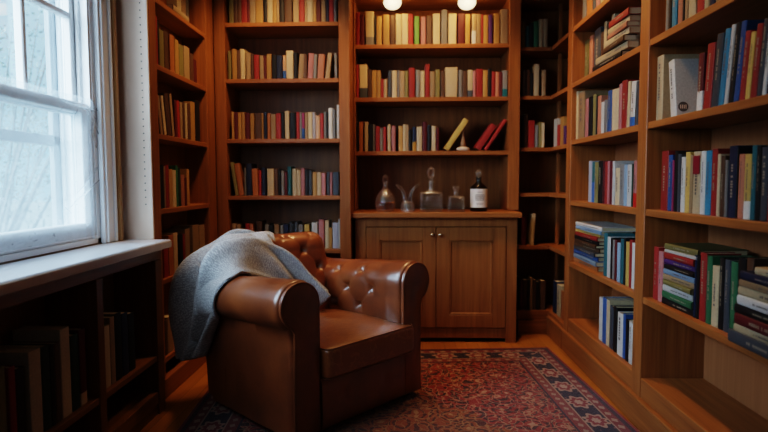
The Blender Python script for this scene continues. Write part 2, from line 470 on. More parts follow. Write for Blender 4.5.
shrub('garden_shrub', 'pale leafy shrub seen through the upper window panes', (-5.2, 6.6, -.3), 1.3, 3.6, 5200, 5)
struct('terrain_garden', nbox(-40, XO, -20, 40, -.35, -.3), simple('frosted_lawn', (.25, .29, .27), .9))

# ------------------------------------------------------------------ bookcases
ZR = [.23, .595, .983, 1.36, 1.712, 2.055]
def shelf_part(t, name, *a, mat, lab=None):
    o = obj(name, nbox(*a, bev=.0025), mat, t)
    if lab: o['label'] = lab
    return o
def cornice(t, *a, mat): obj('top_board', nbox(*a, bev=.003), mat, t)
TOP = 2.46
# long bookcase on the right wall: near bay, far bay and the turn into the corner
XF = 1.07
t = thing('wall_bookcase', 'long cherry wood bookcase along the wall opposite the window', 'bookcase', (XF, 2.5, 0))
t.location = (0, 0, 0)
YU = [(3.50, 3.59), (2.435, 2.525), (1.36, 1.45)]
for (y0, y1) in YU: shelf_part(t, 'upright', XF, XR-.012, y0, y1, .13, TOP, mat=M['wood_v'])
for (y0, y1) in ((2.525, 3.50), (1.45, 2.435)):
    for k, z in enumerate(ZR + [2.40]):
        th = .03 if k else .09
        shelf_part(t, 'shelf', XF+.003, XR-.012, y0, y1, z-th, z, mat=M['wood_y'])
M['wood_pale'] = wood('pale_birch_back', (.26, .105, .044), (.34, .150, .070), 2)
obj('back_panel', nbox(XR-.012, XR-.002, 1.36, 3.59, .1, TOP), M['wood_pale'], t)
obj('plinth', nbox(XF-.012, XR-.002, 1.36, 3.59, 0, .125, bev=.006), M['wood_y'], t)
obj('plinth_cap', nbox(XF-.018, XF+.02, 1.36, 3.93, .125, .14, bev=.005), M['wood_y'], t)
cornice(t, XF-.02, XR-.002, 1.36, 3.59, TOP, TOP+.06, mat=M['wood_y'])
# corner bookcase with L shaped shelves
YK = 3.98
ZK = [.165, .64, 1.02, 1.345, 1.71, 2.05]
t = thing('corner_bookcase', 'narrow dark corner bookcase with angled shelves beside the cabinet', 'bookcase')
XK0 = .855
for k, z in enumerate(ZK + [2.40]):
    b = bmesh.new(); th = .026 if k else .07
    poly = [(XK0, YK), (XF+.003, YK), (XF+.003, 3.595), (XR-.012, 3.595), (XR-.012, YB-.012), (XK0, YB-.012)]
    lo_ = [b.verts.new((x, y, z-th)) for x, y in poly]; hi_ = [b.verts.new((x, y, z)) for x, y in poly]
    b.faces.new(lo_[::-1]); b.faces.new(hi_)
    for i in range(6): b.faces.new((lo_[i], lo_[(i+1) % 6], hi_[(i+1) % 6], hi_[i]))
    obj('shelf', b, M['wood_x'], t)
b = bmesh.new(); box(b, XK0, XR-.002, YB-.012, YB-.002, .02, TOP); box(b, XR-.012, XR-.002, 3.595, YB-.012, .02, TOP)
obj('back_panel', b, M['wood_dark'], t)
obj('corner_post', nbox(XF+.075, XF+.10, YK+.085, YK+.11, .165, 2.4, bev=.002), M['wood_v'], t)
b = bmesh.new(); box(b, XK0, XF+.0, YK-.03, YK, 0, .1); box(b, XF-.012, XF+.02, 3.595, YK, 0, .125)
obj('plinth', b, M['wood_x'], t)
# bookcase above the cabinet (hutch)
YC = 3.93
ZCn = [1.322, 1.70, 2.068]
t = thing('hutch_bookcase', 'cherry bookcase standing on the countertop above the cabinet', 'bookcase')
XC0, XC1 = -.325, .845
shelf_part(t, 'upright', XC0-.0, XC0+.012, YC, YB-.014, .90, TOP, mat=M['wood_v'])
shelf_part(t, 'upright', .765, XC1, YC, YB-.014, .90, TOP, mat=M['wood_v'])
for z in ZCn: shelf_part(t, 'shelf', XC0+.012, .765, YC+.003, YB-.014, z-.03, z, mat=M['wood_x'])
shelf_part(t, 'soffit', XC0+.012, .765, YC+.003, YB-.014, 2.39, 2.42, mat=M['wood_x'])
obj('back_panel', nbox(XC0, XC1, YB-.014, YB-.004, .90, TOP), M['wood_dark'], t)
cornice(t, XC0, XC1, YC-.012, YB-.004, TOP, TOP+.06, mat=M['wood_x'])
# back left bookcase behind the armchair
YBL = 3.65
ZB = [.29, .655, 1.014, 1.392, 1.786, 2.151]
t = thing('tall_bookcase', 'tall cherry bookcase behind the armchair between window wall and cabinet', 'bookcase')
shelf_part(t, 'upright', -1.225, -1.15, YBL, YB-.014, .0, TOP, mat=M['wood_v'])
shelf_part(t, 'upright', -.40, -.328, YBL, YB-.014, .0, TOP, mat=M['wood_v'])
for k, z in enumerate(ZB + [2.42]): shelf_part(t, 'shelf', -1.15, -.40, YBL+.004, YB-.30, z-.028, z, mat=M['wood_x'])
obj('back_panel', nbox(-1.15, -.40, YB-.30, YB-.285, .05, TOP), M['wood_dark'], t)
obj('plinth', nbox(-1.15, -.40, YBL+.01, YBL+.05, 0, .262), M['wood_x'], t)
cornice(t, -1.225, -.328, YBL-.02, YB-.014, TOP, TOP+.06, mat=M['wood_x'])
# narrow bookcase beside the window
XLF = -1.21
ZL = [.20, .608, .972, 1.353, 1.70, 2.03]
t = thing('narrow_bookcase', 'tall narrow bookcase with a drilled pale side panel beside the window', 'bookcase')
shelf_part(t, 'upright', XL+.002, XLF, 2.672, 2.752, 0, TOP, mat=M['wood_v'])
sp = obj('side_panel', nbox(XL+.002, XLF-.002, 2.66, 2.672, .80, TOP, bev=.001), M['panel'], t); sp['label'] = 'pale grey side panel drilled for shelf pins'
b = bmesh.new()
for i in range(46):
    z = 1.0 + i*.0345
    l = lathe([(0, -.001), (.0032, -.001), (.0032, .001), (0, .001)], 8)
    merge(b, l, Matrix.Translation((-1.245, 2.6595, z)) @ Matrix.Rotation(pi/2, 4, 'X'))
obj('shelf_pin_holes', b, M['hole'], sp)
shelf_part(t, 'upright', XL+.002, XLF, 3.46, 3.60, 0, TOP, mat=M['wood_v'])
for k, z in enumerate(ZL + [2.40]): shelf_part(t, 'shelf', XL+.014, XLF-.004, 2.752, 3.46, z-.028, z, mat=M['wood_y'])
obj('back_panel', nbox(XL+.002, XL+.014, 2.752, 3.46, .05, TOP), M['wood_dark'], t)
obj('plinth', nbox(XLF-.03, XLF+.012, 2.70, 3.60, 0, .10, bev=.004), M['wood_y'], t)
cornice(t, XL+.002, XLF+.01, 2.66, 3.60, TOP, TOP+.06, mat=M['wood_y'])
# low bookcase under the window
XW = -1.15
t = thing('low_bookcase', 'low shaded bookcase with a pale ledge under the window', 'bookcase')
for (y0, y1) in ((2.535, 2.60), (2.03, 2.075), (1.36, 1.40), (.70, .74)): obj('upright', nbox(XL+.016, XW, y0, y1, 0, .74, bev=.002), M['low_shaded_v'], t)
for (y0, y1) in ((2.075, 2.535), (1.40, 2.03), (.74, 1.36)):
    obj('shelf', nbox(XL+.016, XW-.004, y0, y1, .258, .284, bev=.002), M['low_shaded_y'], t)
    obj('bottom_shelf', nbox(XL+.016, XW-.004, y0, y1, .05, .11, bev=.002), M['low_shaded_y'], t)
obj('apron', nbox(XW-.02, XW, .70, 2.60, .742, .80, bev=.002), M['low_shaded_y'], t)
obj('plinth', nbox(XW-.03, XW-.01, .70, 2.60, 0, .05), M['low_shaded_y'], t)
obj('back_panel', nbox(XL+.002, XL+.016, .70, 2.60, .04, .80), M['low_shaded_v'], t)
M['ledge_edge'] = simple('worn_ledge_edge', (.46, .36, .29), .45, .08)
o = obj('top_board', nbox(XL+.001, -1.124, .68, 2.655, .80, .828, bev=.004), M['ledge'], t); o['label'] = 'pale painted window ledge'
obj('ledge_edge', nbox(-1.129, -1.119, .68, 2.655, .790, .824, bev=.003), M['ledge_edge'], t)

# ------------------------------------------------------------------ cabinet and countertop
CY = 3.735
t = thing('base_cabinet', 'cherry base cabinet with two panelled doors behind the armchair', 'cabinet')
CX0, CX1 = -.306, .795
b = bmesh.new(); box(b, CX0, -.232, CY, CY+.03, 0, .858, .002); box(b, .722, CX1, CY, CY+.03, 0, .858, .002)
box(b, -.232, .722, CY, CY+.03, .80, .858, .002); box(b, -.232, .722, CY+.004, CY+.03, .03, .10, .002)
obj('face_frame', b, M['wood_v'], t)
b = bmesh.new(); box(b, CX0, CX0+.02, CY+.03, YB-.02, 0, .858); box(b, CX1-.02, CX1, CY+.03, YB-.02, 0, .858); box(b, CX0, CX1, CY+.06, CY+.09, .02, .858)
obj('carcass', b, M['wood_v'], t)
for (x0, x1, kx) in ((-.229, .243, .218), (.247, .719, .272)):
    z0, z1, s = .104, .796, .088
    d = bmesh.new(); ya, yb = CY-.006, CY+.016
    box(d, x0, x0+s, ya, yb, z0, z1, .002); box(d, x1-s, x1, ya, yb, z0, z1, .002)
    box(d, x0+s, x1-s, ya, yb, z0, z0+s, .002); box(d, x0+s, x1-s, ya, yb, z1-s, z1, .002)
    dr = obj('door', d, M['wood_v'], t)
    p = bmesh.new(); box(p, x0+s-.002, x1-s+.002, CY+.008, CY+.014, z0+s, z1-s)
    for a in ((x0+s, x0+s+.014, z0+s, z1-s), (x1-s-.014, x1-s, z0+s, z1-s), (x0+s, x1-s, z0+s, z0+s+.014), (x0+s, x1-s, z1-s-.014, z1-s)):
        box(p, a[0], a[1], CY-.002, CY+.012, a[2], a[3], .004)
    obj('door_panel', p, M['wood_v'], dr)
    k = lathe([(0, 0), (.006, 0), (.005, .012), (.011, .017), (.0125, .022), (.009, .028), (0, .03)], 16)
    k.transform(Matrix.Translation((kx, ya, .745)) @ Matrix.Rotation(pi/2, 4, 'X'))
    obj('knob', k, M['brass'], dr, smooth=True)['label'] = 'small round brass door knob'
b = bmesh.new(); box(b, -.326, .818, 3.685, YB-.02, .860, .897, .006, 3)
tag(obj('countertop', b, M['wood_x']), 'wooden countertop on the cabinet carrying the decanters', 'countertop')

# ------------------------------------------------------------------ books
PAL = dict(red=(.42, .022, .016), maroon=(.15, .012, .018), cream=(.62, .47, .27), white=(.66, .64, .61), tan=(.42, .27, .135),
    gold=(.50, .26, .05), yellow=(.66, .42, .07), orange=(.50, .16, .025), salmon=(.55, .2, .11), pink=(.55, .2, .2), magenta=(.42, .03, .14),
    brown=(.13, .06, .028), black=(.012, .012, .014), slate=(.075, .09, .115), grey=(.24, .23, .22), navy=(.02, .034, .095),
    blue=(.03, .12, .36), azure=(.02, .27, .46), lightblue=(.26, .4, .56), teal=(.012, .15, .18), green=(.03, .2, .09), darkgreen=(.012, .05, .032),
    olive=(.25, .21, .06), purple=(.1, .03, .17), lavender=(.50, .49, .58), lime=(.13, .34, .05), peach=(.62, .34, .19))
WORD = dict(lightblue='light blue', darkgreen='dark green', lime='bright green', azure='sky blue', grey='grey')
def cword(c): return WORD.get(c, c)
BOOKS = []      # every book as a record, meshed further down
def solve(fn, target, lo, hi):
    flo = fn(lo) < fn(hi)
    for _ in range(48):
        mid = (lo+hi)/2
        if (fn(mid) < target) == flo: lo = mid
        else: hi = mid
    return (lo+hi)/2
LIM = {}
class Shelf:
    def __init__(s, kind, plane, z, phrase, group):
        s.k, s.p, s.z, s.phrase, s.group = kind, plane, z, phrase, group
        s.th = {'R': -pi/2, 'L': pi/2, 'B': 0}[kind]
    def at(s, u):           # world point of the spine line at along-shelf coordinate u
        return Vector((s.p, -u, s.z)) if s.k == 'R' else Vector((s.p, u, s.z)) if s.k == 'L' else Vector((u, s.p, s.z))
    def u(s, px):           # along-shelf coordinate that shows at this picture column
        lo, hi = {'R': (-4.6, -1.0), 'L': (.8, 4.6), 'B': (-2, 2)}[s.k]
        return solve(lambda q: proj(s.at(q))[0], px, lo, hi)
    def h(s, u, py):
        p = s.at(u); return solve(lambda q: -proj((p.x, p.y, q))[1], -py, s.z, s.z+1.2) - s.z
def row(S, spec, x0=0, sc=1.0, y0=0, d=None):
    """spec: 'colour a b top [lean] [/colour2 frac]' entries split by ';', columns in picture units x0 + a/sc"""
    rec = []
    for tok in spec.split(';'):
        q = tok.split()
        if not q: continue
        c2 = None
        if '/' in q: i = q.index('/'); c2 = (q[i+1], float(q[i+2])); q = q[:i]
        c, a, bb, top = q[0], x0+float(q[1])/sc, x0+float(q[2])/sc, float(q[3])
        lean = radians(float(q[4])) if len(q) > 4 else 0
        ua, ub = S.u(a), S.u(bb)
        lim = LIM.get((S.group, S.k))
        if lim:
            ua, ub = max(ua, lim[0]), min(ub, lim[1])
            if ub-ua < .008: continue
        w = max(.006, (ub-ua)*cos(lean)*.97); uc = (ua+ub)/2
        h = S.h(uc, y0+top/sc) if top > -500 else -top/10000
        h = max(.08, min(h, .335)) / max(.6, cos(lean))
        dep = d or random.uniform(.12, .165)
        rec.append(dict(S=S, c=c, c2=c2, u=uc, w=w, h=h, d=dep, lean=lean, mode='leaning' if abs(lean) > .1 else 'stand', px=abs(bb-a), area=abs(bb-a)*h*900))
    for i, r in enumerate(rec):
        r['l'] = rec[i-1]['c'] if i else None; r['r'] = rec[i+1]['c'] if i+1 < len(rec) else None; r['row'] = rec; r['i'] = i
    BOOKS.extend(rec)
def stack(S, u0, spec, d=.16, zoff=0, name='stack'):
    """horizontal pile: 'colour thick length [shift] [yaw]' from the bottom up; u0 is the pile's first end"""
    z = zoff; rec = []
    for k, tok in enumerate(spec.split(';')):
        q = tok.split(); c = q[0]; w, L = float(q[1]), float(q[2])
        sh = float(q[3]) if len(q) > 3 else 0; yw = float(q[4]) if len(q) > 4 else 0
        rec.append(dict(S=S, c=c, c2=None, u=u0+sh, w=w, h=L, d=d+random.uniform(-.012, .012), lean=0, mode='lie', z=z, yaw=radians(yw), px=6, area=9999, stk=name))
        z += w+.0006
    n = len(rec)
    for i, r in enumerate(rec): r['i'] = i; r['n'] = n; r['row'] = rec
    BOOKS.extend(rec)

gB, gC, gK, gL = 'books on the tall bookcase behind the armchair', 'books above the cabinet', 'books in the corner bookcase', 'books in the narrow bookcase beside the window'
g1, g2, gW = 'books in the far bay of the wall bookcase', 'books in the near bay of the wall bookcase', 'books in the low bookcase under the window'
LIM.update({(gB, 'B'): (-1.147, -.403), (gC, 'B'): (-.310, .762), (gK, 'B'): (.858, 1.33)})
# --- tall bookcase behind the armchair
def sB(i, ph): return Shelf('B', YBL+.03, ZB[i]+.0005, ph, gB)
row(sB(5, 'topmost visible shelf behind the armchair'), 'olive 45 75 -2320;brown 75 100 -2280;brown 100 125 -2220;red 125 162 -2320;maroon 162 178 -2180;tan 178 215 -2280;gold 215 264 -2320;black 264 290 -2280;cream 290 325 -2320;gold 325 350 -2280;tan 350 367 -2220;black 367 400 -2280;brown 400 450 -2320;tan 455 494 -2320;red 495 530 -2280;tan 530 545 -2220;cream 545 585 -2320;gold 585 605 -2280;maroon 605 634 -2320;tan 635 665 -2280;navy 668 685 -2220;red 685 715 -2280;grey 716 735 -2220', 222, 6.4, 0)
row(sB(4, 'second shelf down behind the armchair'), 'olive 40 60 38;gold 65 96 25;brown 96 118 32;cream 119 148 25;tan 155 184 50;brown 185 204 55;red 205 238 62;tan 241 268 68;maroon 268 284 70;gold 285 318 58;black 320 350 62;navy 350 386 66;peach 390 411 66 0 / blue .35;cream 412 458 36;black 460 484 48;tan 486 520 58 4;brown 521 545 55;pink 546 580 54 4;grey 582 605 60 3;salmon 608 650 58 4;tan 658 688 52 7;grey 720 738 50', 222, 6.4, 45)
row(sB(3, 'third shelf down behind the armchair'), 'gold 62 79 55;maroon 80 102 58;gold 103 125 60;gold 127 148 58;maroon 149 179 64;gold 181 207 66;brown 209 254 66;gold 255 267 64;navy 268 289 60;orange 291 311 66;tan 313 345 70;red 346 379 66;black 380 400 60;cream 403 430 50;black 433 474 62;red 476 497 58;grey 498 511 60;magenta 512 529 64 0 / blue .4;tan 531 549 62;cream 551 579 58;lavender 580 598 58;peach 599 628 80;red 629 650 66;grey 652 668 55;black 669 680 60;white 682 708 32;grey 709 726 42;white 735 756 12', 222, 6.4, 103)
row(sB(2, 'fourth shelf down behind the armchair'), 'olive 84 106 16 -8;orange 108 142 24 -8;grey 145 155 50;navy 157 193 22;orange 196 234 55 -2;red 236 253 66;navy 255 280 50;cream 290 334 55;brown 336 360 55;black 361 377 60;grey 379 399 68;maroon 401 418 76;teal 420 446 42;cream 451 478 56;cream 479 504 62;pink 506 530 52;black 532 554 60;slate 556 577 66;gold 580 607 78;cream 608 635 78;pink 637 664 84;slate 672 690 75;pink 691 706 80;slate 710 748 78', 222, 6.4, 160)
row(sB(1, 'lowest shelf showing behind the armchair'), 'tan 66 92 74;tan 94 120 78;red 150 176 74;salmon 178 200 76;brown 220 258 58;grey 275 300 78;black 302 330 84;tan 335 365 80;grey 372 394 84;navy 395 426 78;slate 432 451 65;black 452 464 74;slate 465 488 65;grey 490 520 80;yellow 528 560 80;white 575 612 68;pink 620 655 48;cream 660 684 55;gold 685 705 100;lavender 708 744 68;white 745 764 48', 222, 6.4, 212)
# --- above the cabinet
def sC(i, ph): return Shelf('B', YC+.03, ZCn[i]+.0005, ph, gC)
row(sC(2, 'top shelf above the cabinet'), 'tan 42 60 100;red 62 108 40;maroon 110 150 60;cream 160 238 30 0 / grey .25;black 240 257 70;gold 260 310 75;gold 320 380 60;brown 386 430 65;cream 436 490 55;cream 491 549 52;red 551 594 55;lime 606 650 75;pink 666 710 80;brown 716 764 70', 348, 9.14, 8)
row(sC(2, 'top shelf above the cabinet'), 'brown 2 34 80;cream 42 110 50;taupe 120 175 15;cream 185 260 50;maroon 272 335 50;gold 340 385 55;tan 400 439 55 0 / white .45;tan 441 484 55;red 486 504 60;gold 506 550 66;purple 552 590 60;gold 600 655 50;tan 662 735 10'.replace('taupe', 'grey'), 428, 9.14, 8)
row(sC(1, 'middle shelf above the cabinet'), 'red 45 100 40;cream 105 180 40 0 / slate .3;brown 182 215 85;gold 217 260 95;gold 262 300 95;red 302 324 172;tan 326 360 172;slate 366 400 95;cream 402 446 95;grey 450 469 90;tan 471 515 100;olive 516 551 100;red 556 610 70;grey 620 656 90;cream 660 701 100;red 706 746 38', 348, 9.14, 60)
row(sC(1, 'middle shelf above the cabinet'), 'tan 18 62 105;olive 66 110 85;brown 116 152 100;cream 156 270 66;grey 280 315 90;brown 317 360 100;cream 362 410 90 0 / slate .25;pink 412 435 100;red 440 499 80;gold 501 546 95;black 548 579 80;red 581 614 110;salmon 616 650 110;maroon 652 678 112;grey 680 732 95 0 / teal .3', 428, 9.14, 60)
S = sC(0, 'shelf above the decanters')
row(S, 'black 50 80 60;orange 86 118 60;cream 130 158 60;black 160 194 80;grey 196 210 80;red 216 250 95;grey 251 274 110;red 276 300 100;cream 310 335 80;pink 343 372 92;gold 396 430 95;cream 431 456 80;tan 457 475 84;black 477 500 122;navy 506 535 100 0 / gold .38;cream 538 581 100;maroon 584 620 60;black 622 654 85;cream 656 688 95;maroon 692 714 110', 348, 7.84, 114)
row(S, 'yellow 443 449.6 121 34;red 474 481.5 126.5 34;red 483.2 487.4 121 34')
# --- corner bookcase
def sK(i, ph): return Shelf('B', YK+.03, ZK[i]+.0005, ph, gK)
def sK2(i, ph): return Shelf('R', XF+.03, ZK[i]+.0005, ph, gK)
row(sK(5, 'top shelf of the corner bookcase'), 'olive 522 525 21;teal 525.4 529.4 26;black 529.6 533.3 23;green 533.6 538.4 21;tan 539 543 19;tan 543.3 547.5 19')
row(sK(4, 'second shelf of the corner bookcase'), 'grey 522.5 525.4 70;brown 525.8 530 70;black 530.3 533.2 73;cream 533.6 539.2 64;tan 542 545.8 70')
row(sK(3, 'third shelf of the corner bookcase'), 'black 521 523.8 115;brown 524.1 527.4 114;red 528 534.6 120.5;grey 535 538.2 125;olive 538.8 541.4 122;cream 541.6 544.4 122.5')
row(sK2(3, 'turned third shelf of the corner bookcase'), 'white 553 556.4 119;red 556.5 559 125;gold 559.5 562.6 117;purple 562.8 564.8 126')
row(sK(1, 'fifth shelf of the corner bookcase'), 'maroon 521 526 217;cream 530.5 534 214 3')
row(sK(0, 'bottom shelf of the corner bookcase'), 'maroon 519.5 523 279;brown 523.3 527 280;black 527.3 529.7 280;tan 530 532.4 278;brown 532.8 536 280;black 536.2 539.6 282;brown 540 545.5 281')
row(sK2(0, 'turned bottom shelf of the corner bookcase'), 'navy 552.2 555.4 281;cream 556 559.8 285;orange 560.2 563 291')
# --- narrow bookcase beside the window
def sL(i, ph): return Shelf('L', XLF-.016, ZL[i]+.0005, ph, gL)
S = sL(5, 'top visible shelf beside the window'); S.p -= .066
row(S, 'cream 178 182.5 -2100;tan 183 187 -2200;grey 187.4 190 -2000', d=.075)
stack(Shelf('L', XLF-.002, ZL[5]+.0005, 'top visible shelf beside the window', gL), 2.98, 'tan .03 .24 0 2', .06, 0, 'single')
row(sL(4, 'second shelf beside the window'), 'red 157 158.8 16;black 158.9 160.4 20;olive 160.6 165 30;brown 165.2 169.6 31;orange 171 175.4 35;gold 176 179.8 40;olive 180 184.4 45;tan 185 190.6 47;brown 191 194.5 54;maroon 194.7 197.4 60', d=.115)
row(sL(3, 'third shelf beside the window'), 'tan 161 163.6 97 -10;cream 164.8 167.4 97 -10;brown 168 172.3 95 -9;tan 173 175.4 95 -8;maroon 176 178.4 100 -2;red 178.6 181 101 -2;tan 181.2 183.6 102;brown 184 186 102;cream 186.3 188.3 103;brown 188.5 191.5 104;gold 191.8 196 102;black 196.4 201 101', d=.115)
row(sL(2, 'fourth shelf beside the window'), 'grey 160 161.4 165;black 161.6 165 165;tan 165.1 166.6 166;red 166.8 170.2 165;gold 170.4 173.6 169;cream 173.8 177.2 170;green 177.3 179.2 165.5;darkgreen 179.4 181.8 168;salmon 182 185.6 175;maroon 185.8 187.8 178;gold 188 190.4 169', d=.115)
row(sL(1, 'fifth shelf beside the window'), 'red 165 169.6 240;orange 170 174.8 235;cream 175 179 233;black 180 184 234;red 184.2 186.2 234;tan 186.6 191 229;tan 194 200 225;tan 200.6 206 225', d=.115)
row(sL(0, 'bottom shelf beside the window'), 'brown 166 168.4 320;tan 168.8 174.6 316', d=.115)
# --- far bay of the long bookcase
def s1(i, ph): return Shelf('R', XF+.03, ZR[i]+.0005, ph, g1)
row(s1(5, 'topmost visible shelf of the far bay'), 'grey 581.7 585.7 -2300;orange 586 591.6 -2450;slate 592 595.2 -2300;pink 595.6 599 -2250;cream 600 604 -2350')
S = s1(4, 'shelf behind the slanting pile'); S.p += .045
row(S, 'grey 580 583.3 40;olive 583.8 587.4 40.5;salmon 588.4 591.8 36;slate 593 599.6 29;brown 600 602.2 32;cream 602.6 605.4 22;black 605.6 609 22.5;cream 610 613 14.5', d=.155)
S = s1(4, 'far bay pile'); uA = S.u(596.5); S.p -= .024
stack(S, uA, 'black .028 .40 0 0;cream .034 .41 .05 1;brown .028 .30 .15 -2;cream .030 .29 .19 1;salmon .024 .26 .22 -2;cream .028 .25 .225 2;red .034 .25 .235 -1', .062, 0, 'slanting pile')
row(s1(3, 'third far bay shelf'), 'cream 572.6 577 92;tan 577.3 583.4 92;pink 584.4 587.4 99;black 587.6 591 97;olive 592 594.8 94.6;black 595 596.4 96;salmon 596.8 600 96;white 600.3 603 102;grey 603.2 606.2 100;blue 606.7 610.4 90.5;cream 611 614.3 89.5;cream 614.5 617.4 88.5;pink 617.7 620.4 84;red 620.6 625.6 80.5;cream 625.8 628.4 82 3;white 629 633.4 82 4 / blue .22;slate 633.8 636.6 82 3')
row(s1(2, 'middle far bay shelf'), 'lavender 587.5 590.8 161;teal 591 593.3 162 0 / blue .5;olive 593.5 597 162;black 597.2 601.6 161;maroon 601.8 603.6 161;red 603.8 606.4 161.5;pink 606.6 608.4 161;maroon 608.6 611 161;white 611.3 613.5 161;cream 614.3 618.4 168;grey 618.6 622.8 164;lightblue 623 625.8 164.5;white 626 630.4 164.5;darkgreen 630.6 632 164;pink 632.2 635.8 161 0 / red .3')
S = s1(1, 'fifth shelf of the far bay')
row(S, 'teal 602.8 606 233;white 606.2 609.2 237;black 609.5 611.3 238;grey 611.5 613.4 240;maroon 613.6 615.6 240;lightblue 616 619 243;teal 619.4 622.4 239;black 622.6 624.4 238;yellow 624.6 627.8 242;red 628 630.3 240;white 630.6 633.6 243')
S = s1(1, 'far bay stack'); u0, u1 = S.u(571.5), S.u(602)
L = u1-u0
L -= .085
stack(S, u0, f'orange .030 {L-.01:.3f} .0 1;lightblue .026 {L-.0:.3f} .0 -1;blue .026 {L-.01:.3f} .0 1;slate .022 {L-.035:.3f} .03 -2;brown .024 {L-.05:.3f} .045 2;brown .018 {L-.06:.3f} .05 -1;black .022 {L-.055:.3f} .05 1;red .022 {L-.05:.3f} .06 -1;yellow .018 {L-.06:.3f} .068 2;lightblue .022 {L-.02:.3f} .07 0;white .022 {L+.02:.3f} .068 -1', .19, 0, 'tall stack')
row(s1(0, 'bottom shelf of the far bay'), 'white 598 601.3 297.5;blue 601.6 605 298;cream 605.2 608.3 300;slate 608.6 612 306;black 612.2 615.6 307;white 616.2 621.6 313;blue 621.8 624.2 314;black 624.4 627.4 320;white 627.7 631.2 322', d=.19)
# --- near bay
def s2(i, ph): return Shelf('R', XF+.03, ZR[i]+.0005, ph, g2)
row(s2(4, 'topmost near bay shelf'), 'grey 664.6 667.4 -2400;black 667.6 670.4 -2450;azure 670.8 675.6 -2500;salmon 677 681.6 -2350;black 681.8 683.6 -2350;tan 684 687 -2300;cream 687.5 694.6 -2400;red 696 703 -2450;cream 703.6 708 -2300;navy 709 714 -2400;tan 715 721 -2400')
S = s2(3, 'second near bay shelf')
row(S, 'cream 655 661.6 56', d=.2)
row(S, 'white 670 676 60 -8', d=.2)
row(S, 'maroon 695.5 701 54 2 / white .35;red 702 709.4 45 5;slate 710 716.6 36 6;azure 717 722.6 31.5 7;white 723 726.8 27.5 7;black 727.2 732 25.5 7;blue 732.3 737.6 24 7;red 738 743.4 33 6;yellow 743.8 748.6 34 6;red 749 755 26 6;slate 755.4 760.5 21 6;white 761 765 18 6;navy 765.4 771 16 6;red 771.5 777 20 5')
row(s2(2, 'third near bay shelf'), 'red 659.6 666.4 151;blue 666.7 670.6 155;magenta 670.8 672.6 160;black 672.8 676 151;slate 676.2 679.2 154;white 679.4 683.3 157;yellow 683.6 688 152;tan 688.2 691 155;cream 691.3 698.6 151.5;white 698.9 703.4 151 0;azure 703.7 709.3 150.5;red 709.6 715.2 149;cream 715.4 718.3 154;brown 718.6 723 156;grey 723.2 726 160;navy 726.3 734.6 146;black 734.8 736 148;salmon 736.3 741.8 154;yellow 742 748.6 154 0 / white .28;teal 749 753.6 145.5;black 753.8 758.2 146;slate 758.5 765.6 147;red 766 771 145;cream 771.4 776 150;navy 776.5 782 147')
S = s2(1, 'fourth near bay shelf')
row(S, 'red 652 656.8 247;pink 657 661.2 251.5')
row(S, 'navy 692.4 694.6 255;black 694.9 697.4 256;red 697.8 704.2 253;green 704.6 709.6 256;cream 710 716.6 266;black 717 721.8 258;slate 722 727.4 260;green 728 734.5 262;black 735 742 258;brown 743 750 258')
S = s2(1, 'near bay first stack'); S.p -= .004; u0, u1 = S.u(661.6), S.u(692); L = u1-u0
stack(S, u0, f'black .026 {L:.3f} 0 1;green .028 {L-.005:.3f} 0 -1;white .026 {L-.012:.3f} .004 1;olive .022 {L-.012:.3f} .006 -2;tan .022 {L-.004:.3f} .004 1;lightblue .022 {L:.3f} .006 0;black .018 {L-.006:.3f} .01 -1;purple .022 {L-.006:.3f} .01 2;red .026 {L-.006:.3f} .008 -1;white .012 {L:.3f} .012 0;olive .024 {L-.002:.3f} .01 2', .185, 0, 'stack beside the red books')
S = s2(1, 'near bay second stack'); S.p -= .05; u0 = S.u(727.5)
stack(S, u0, 'slate .040 .27 0 0;cream .024 .24 .028 2;maroon .034 .25 .03 -1;black .028 .25 .028 1;white .030 .24 .04 -1;cream .026 .235 .044 2;tan .022 .23 .047 0;navy .026 .23 .05 -1;cream .022 .17 .12 3', .165, 0, 'stack at the frame side')
# --- low bookcase under the window
def sW(ph): return Shelf('L', XW-.025, .2845, ph, gW)
row(sW('low shelf under the window, near compartment'), 'tan -26 -16 372;slate -14 -2 368;olive 0 10 368;red 13 19.5 367;black 20 28 368;cream 33 45 350;darkgreen 45.5 53 346;black 53.4 57.5 345;brown 58 63.6 343;cream 64 73.4 328;darkgreen 74 81.4 335;maroon 82 88.4 329 0 / cream .16', d=.17)
row(sW('low shelf under the window, far compartment'), 'maroon 100.4 102 332;cream 102.4 106 331;cream 106.3 112 326;tan 112.3 117 317;black 117.3 123.6 313;navy 124 130 313;black 130.4 136.4 313', d=.17)

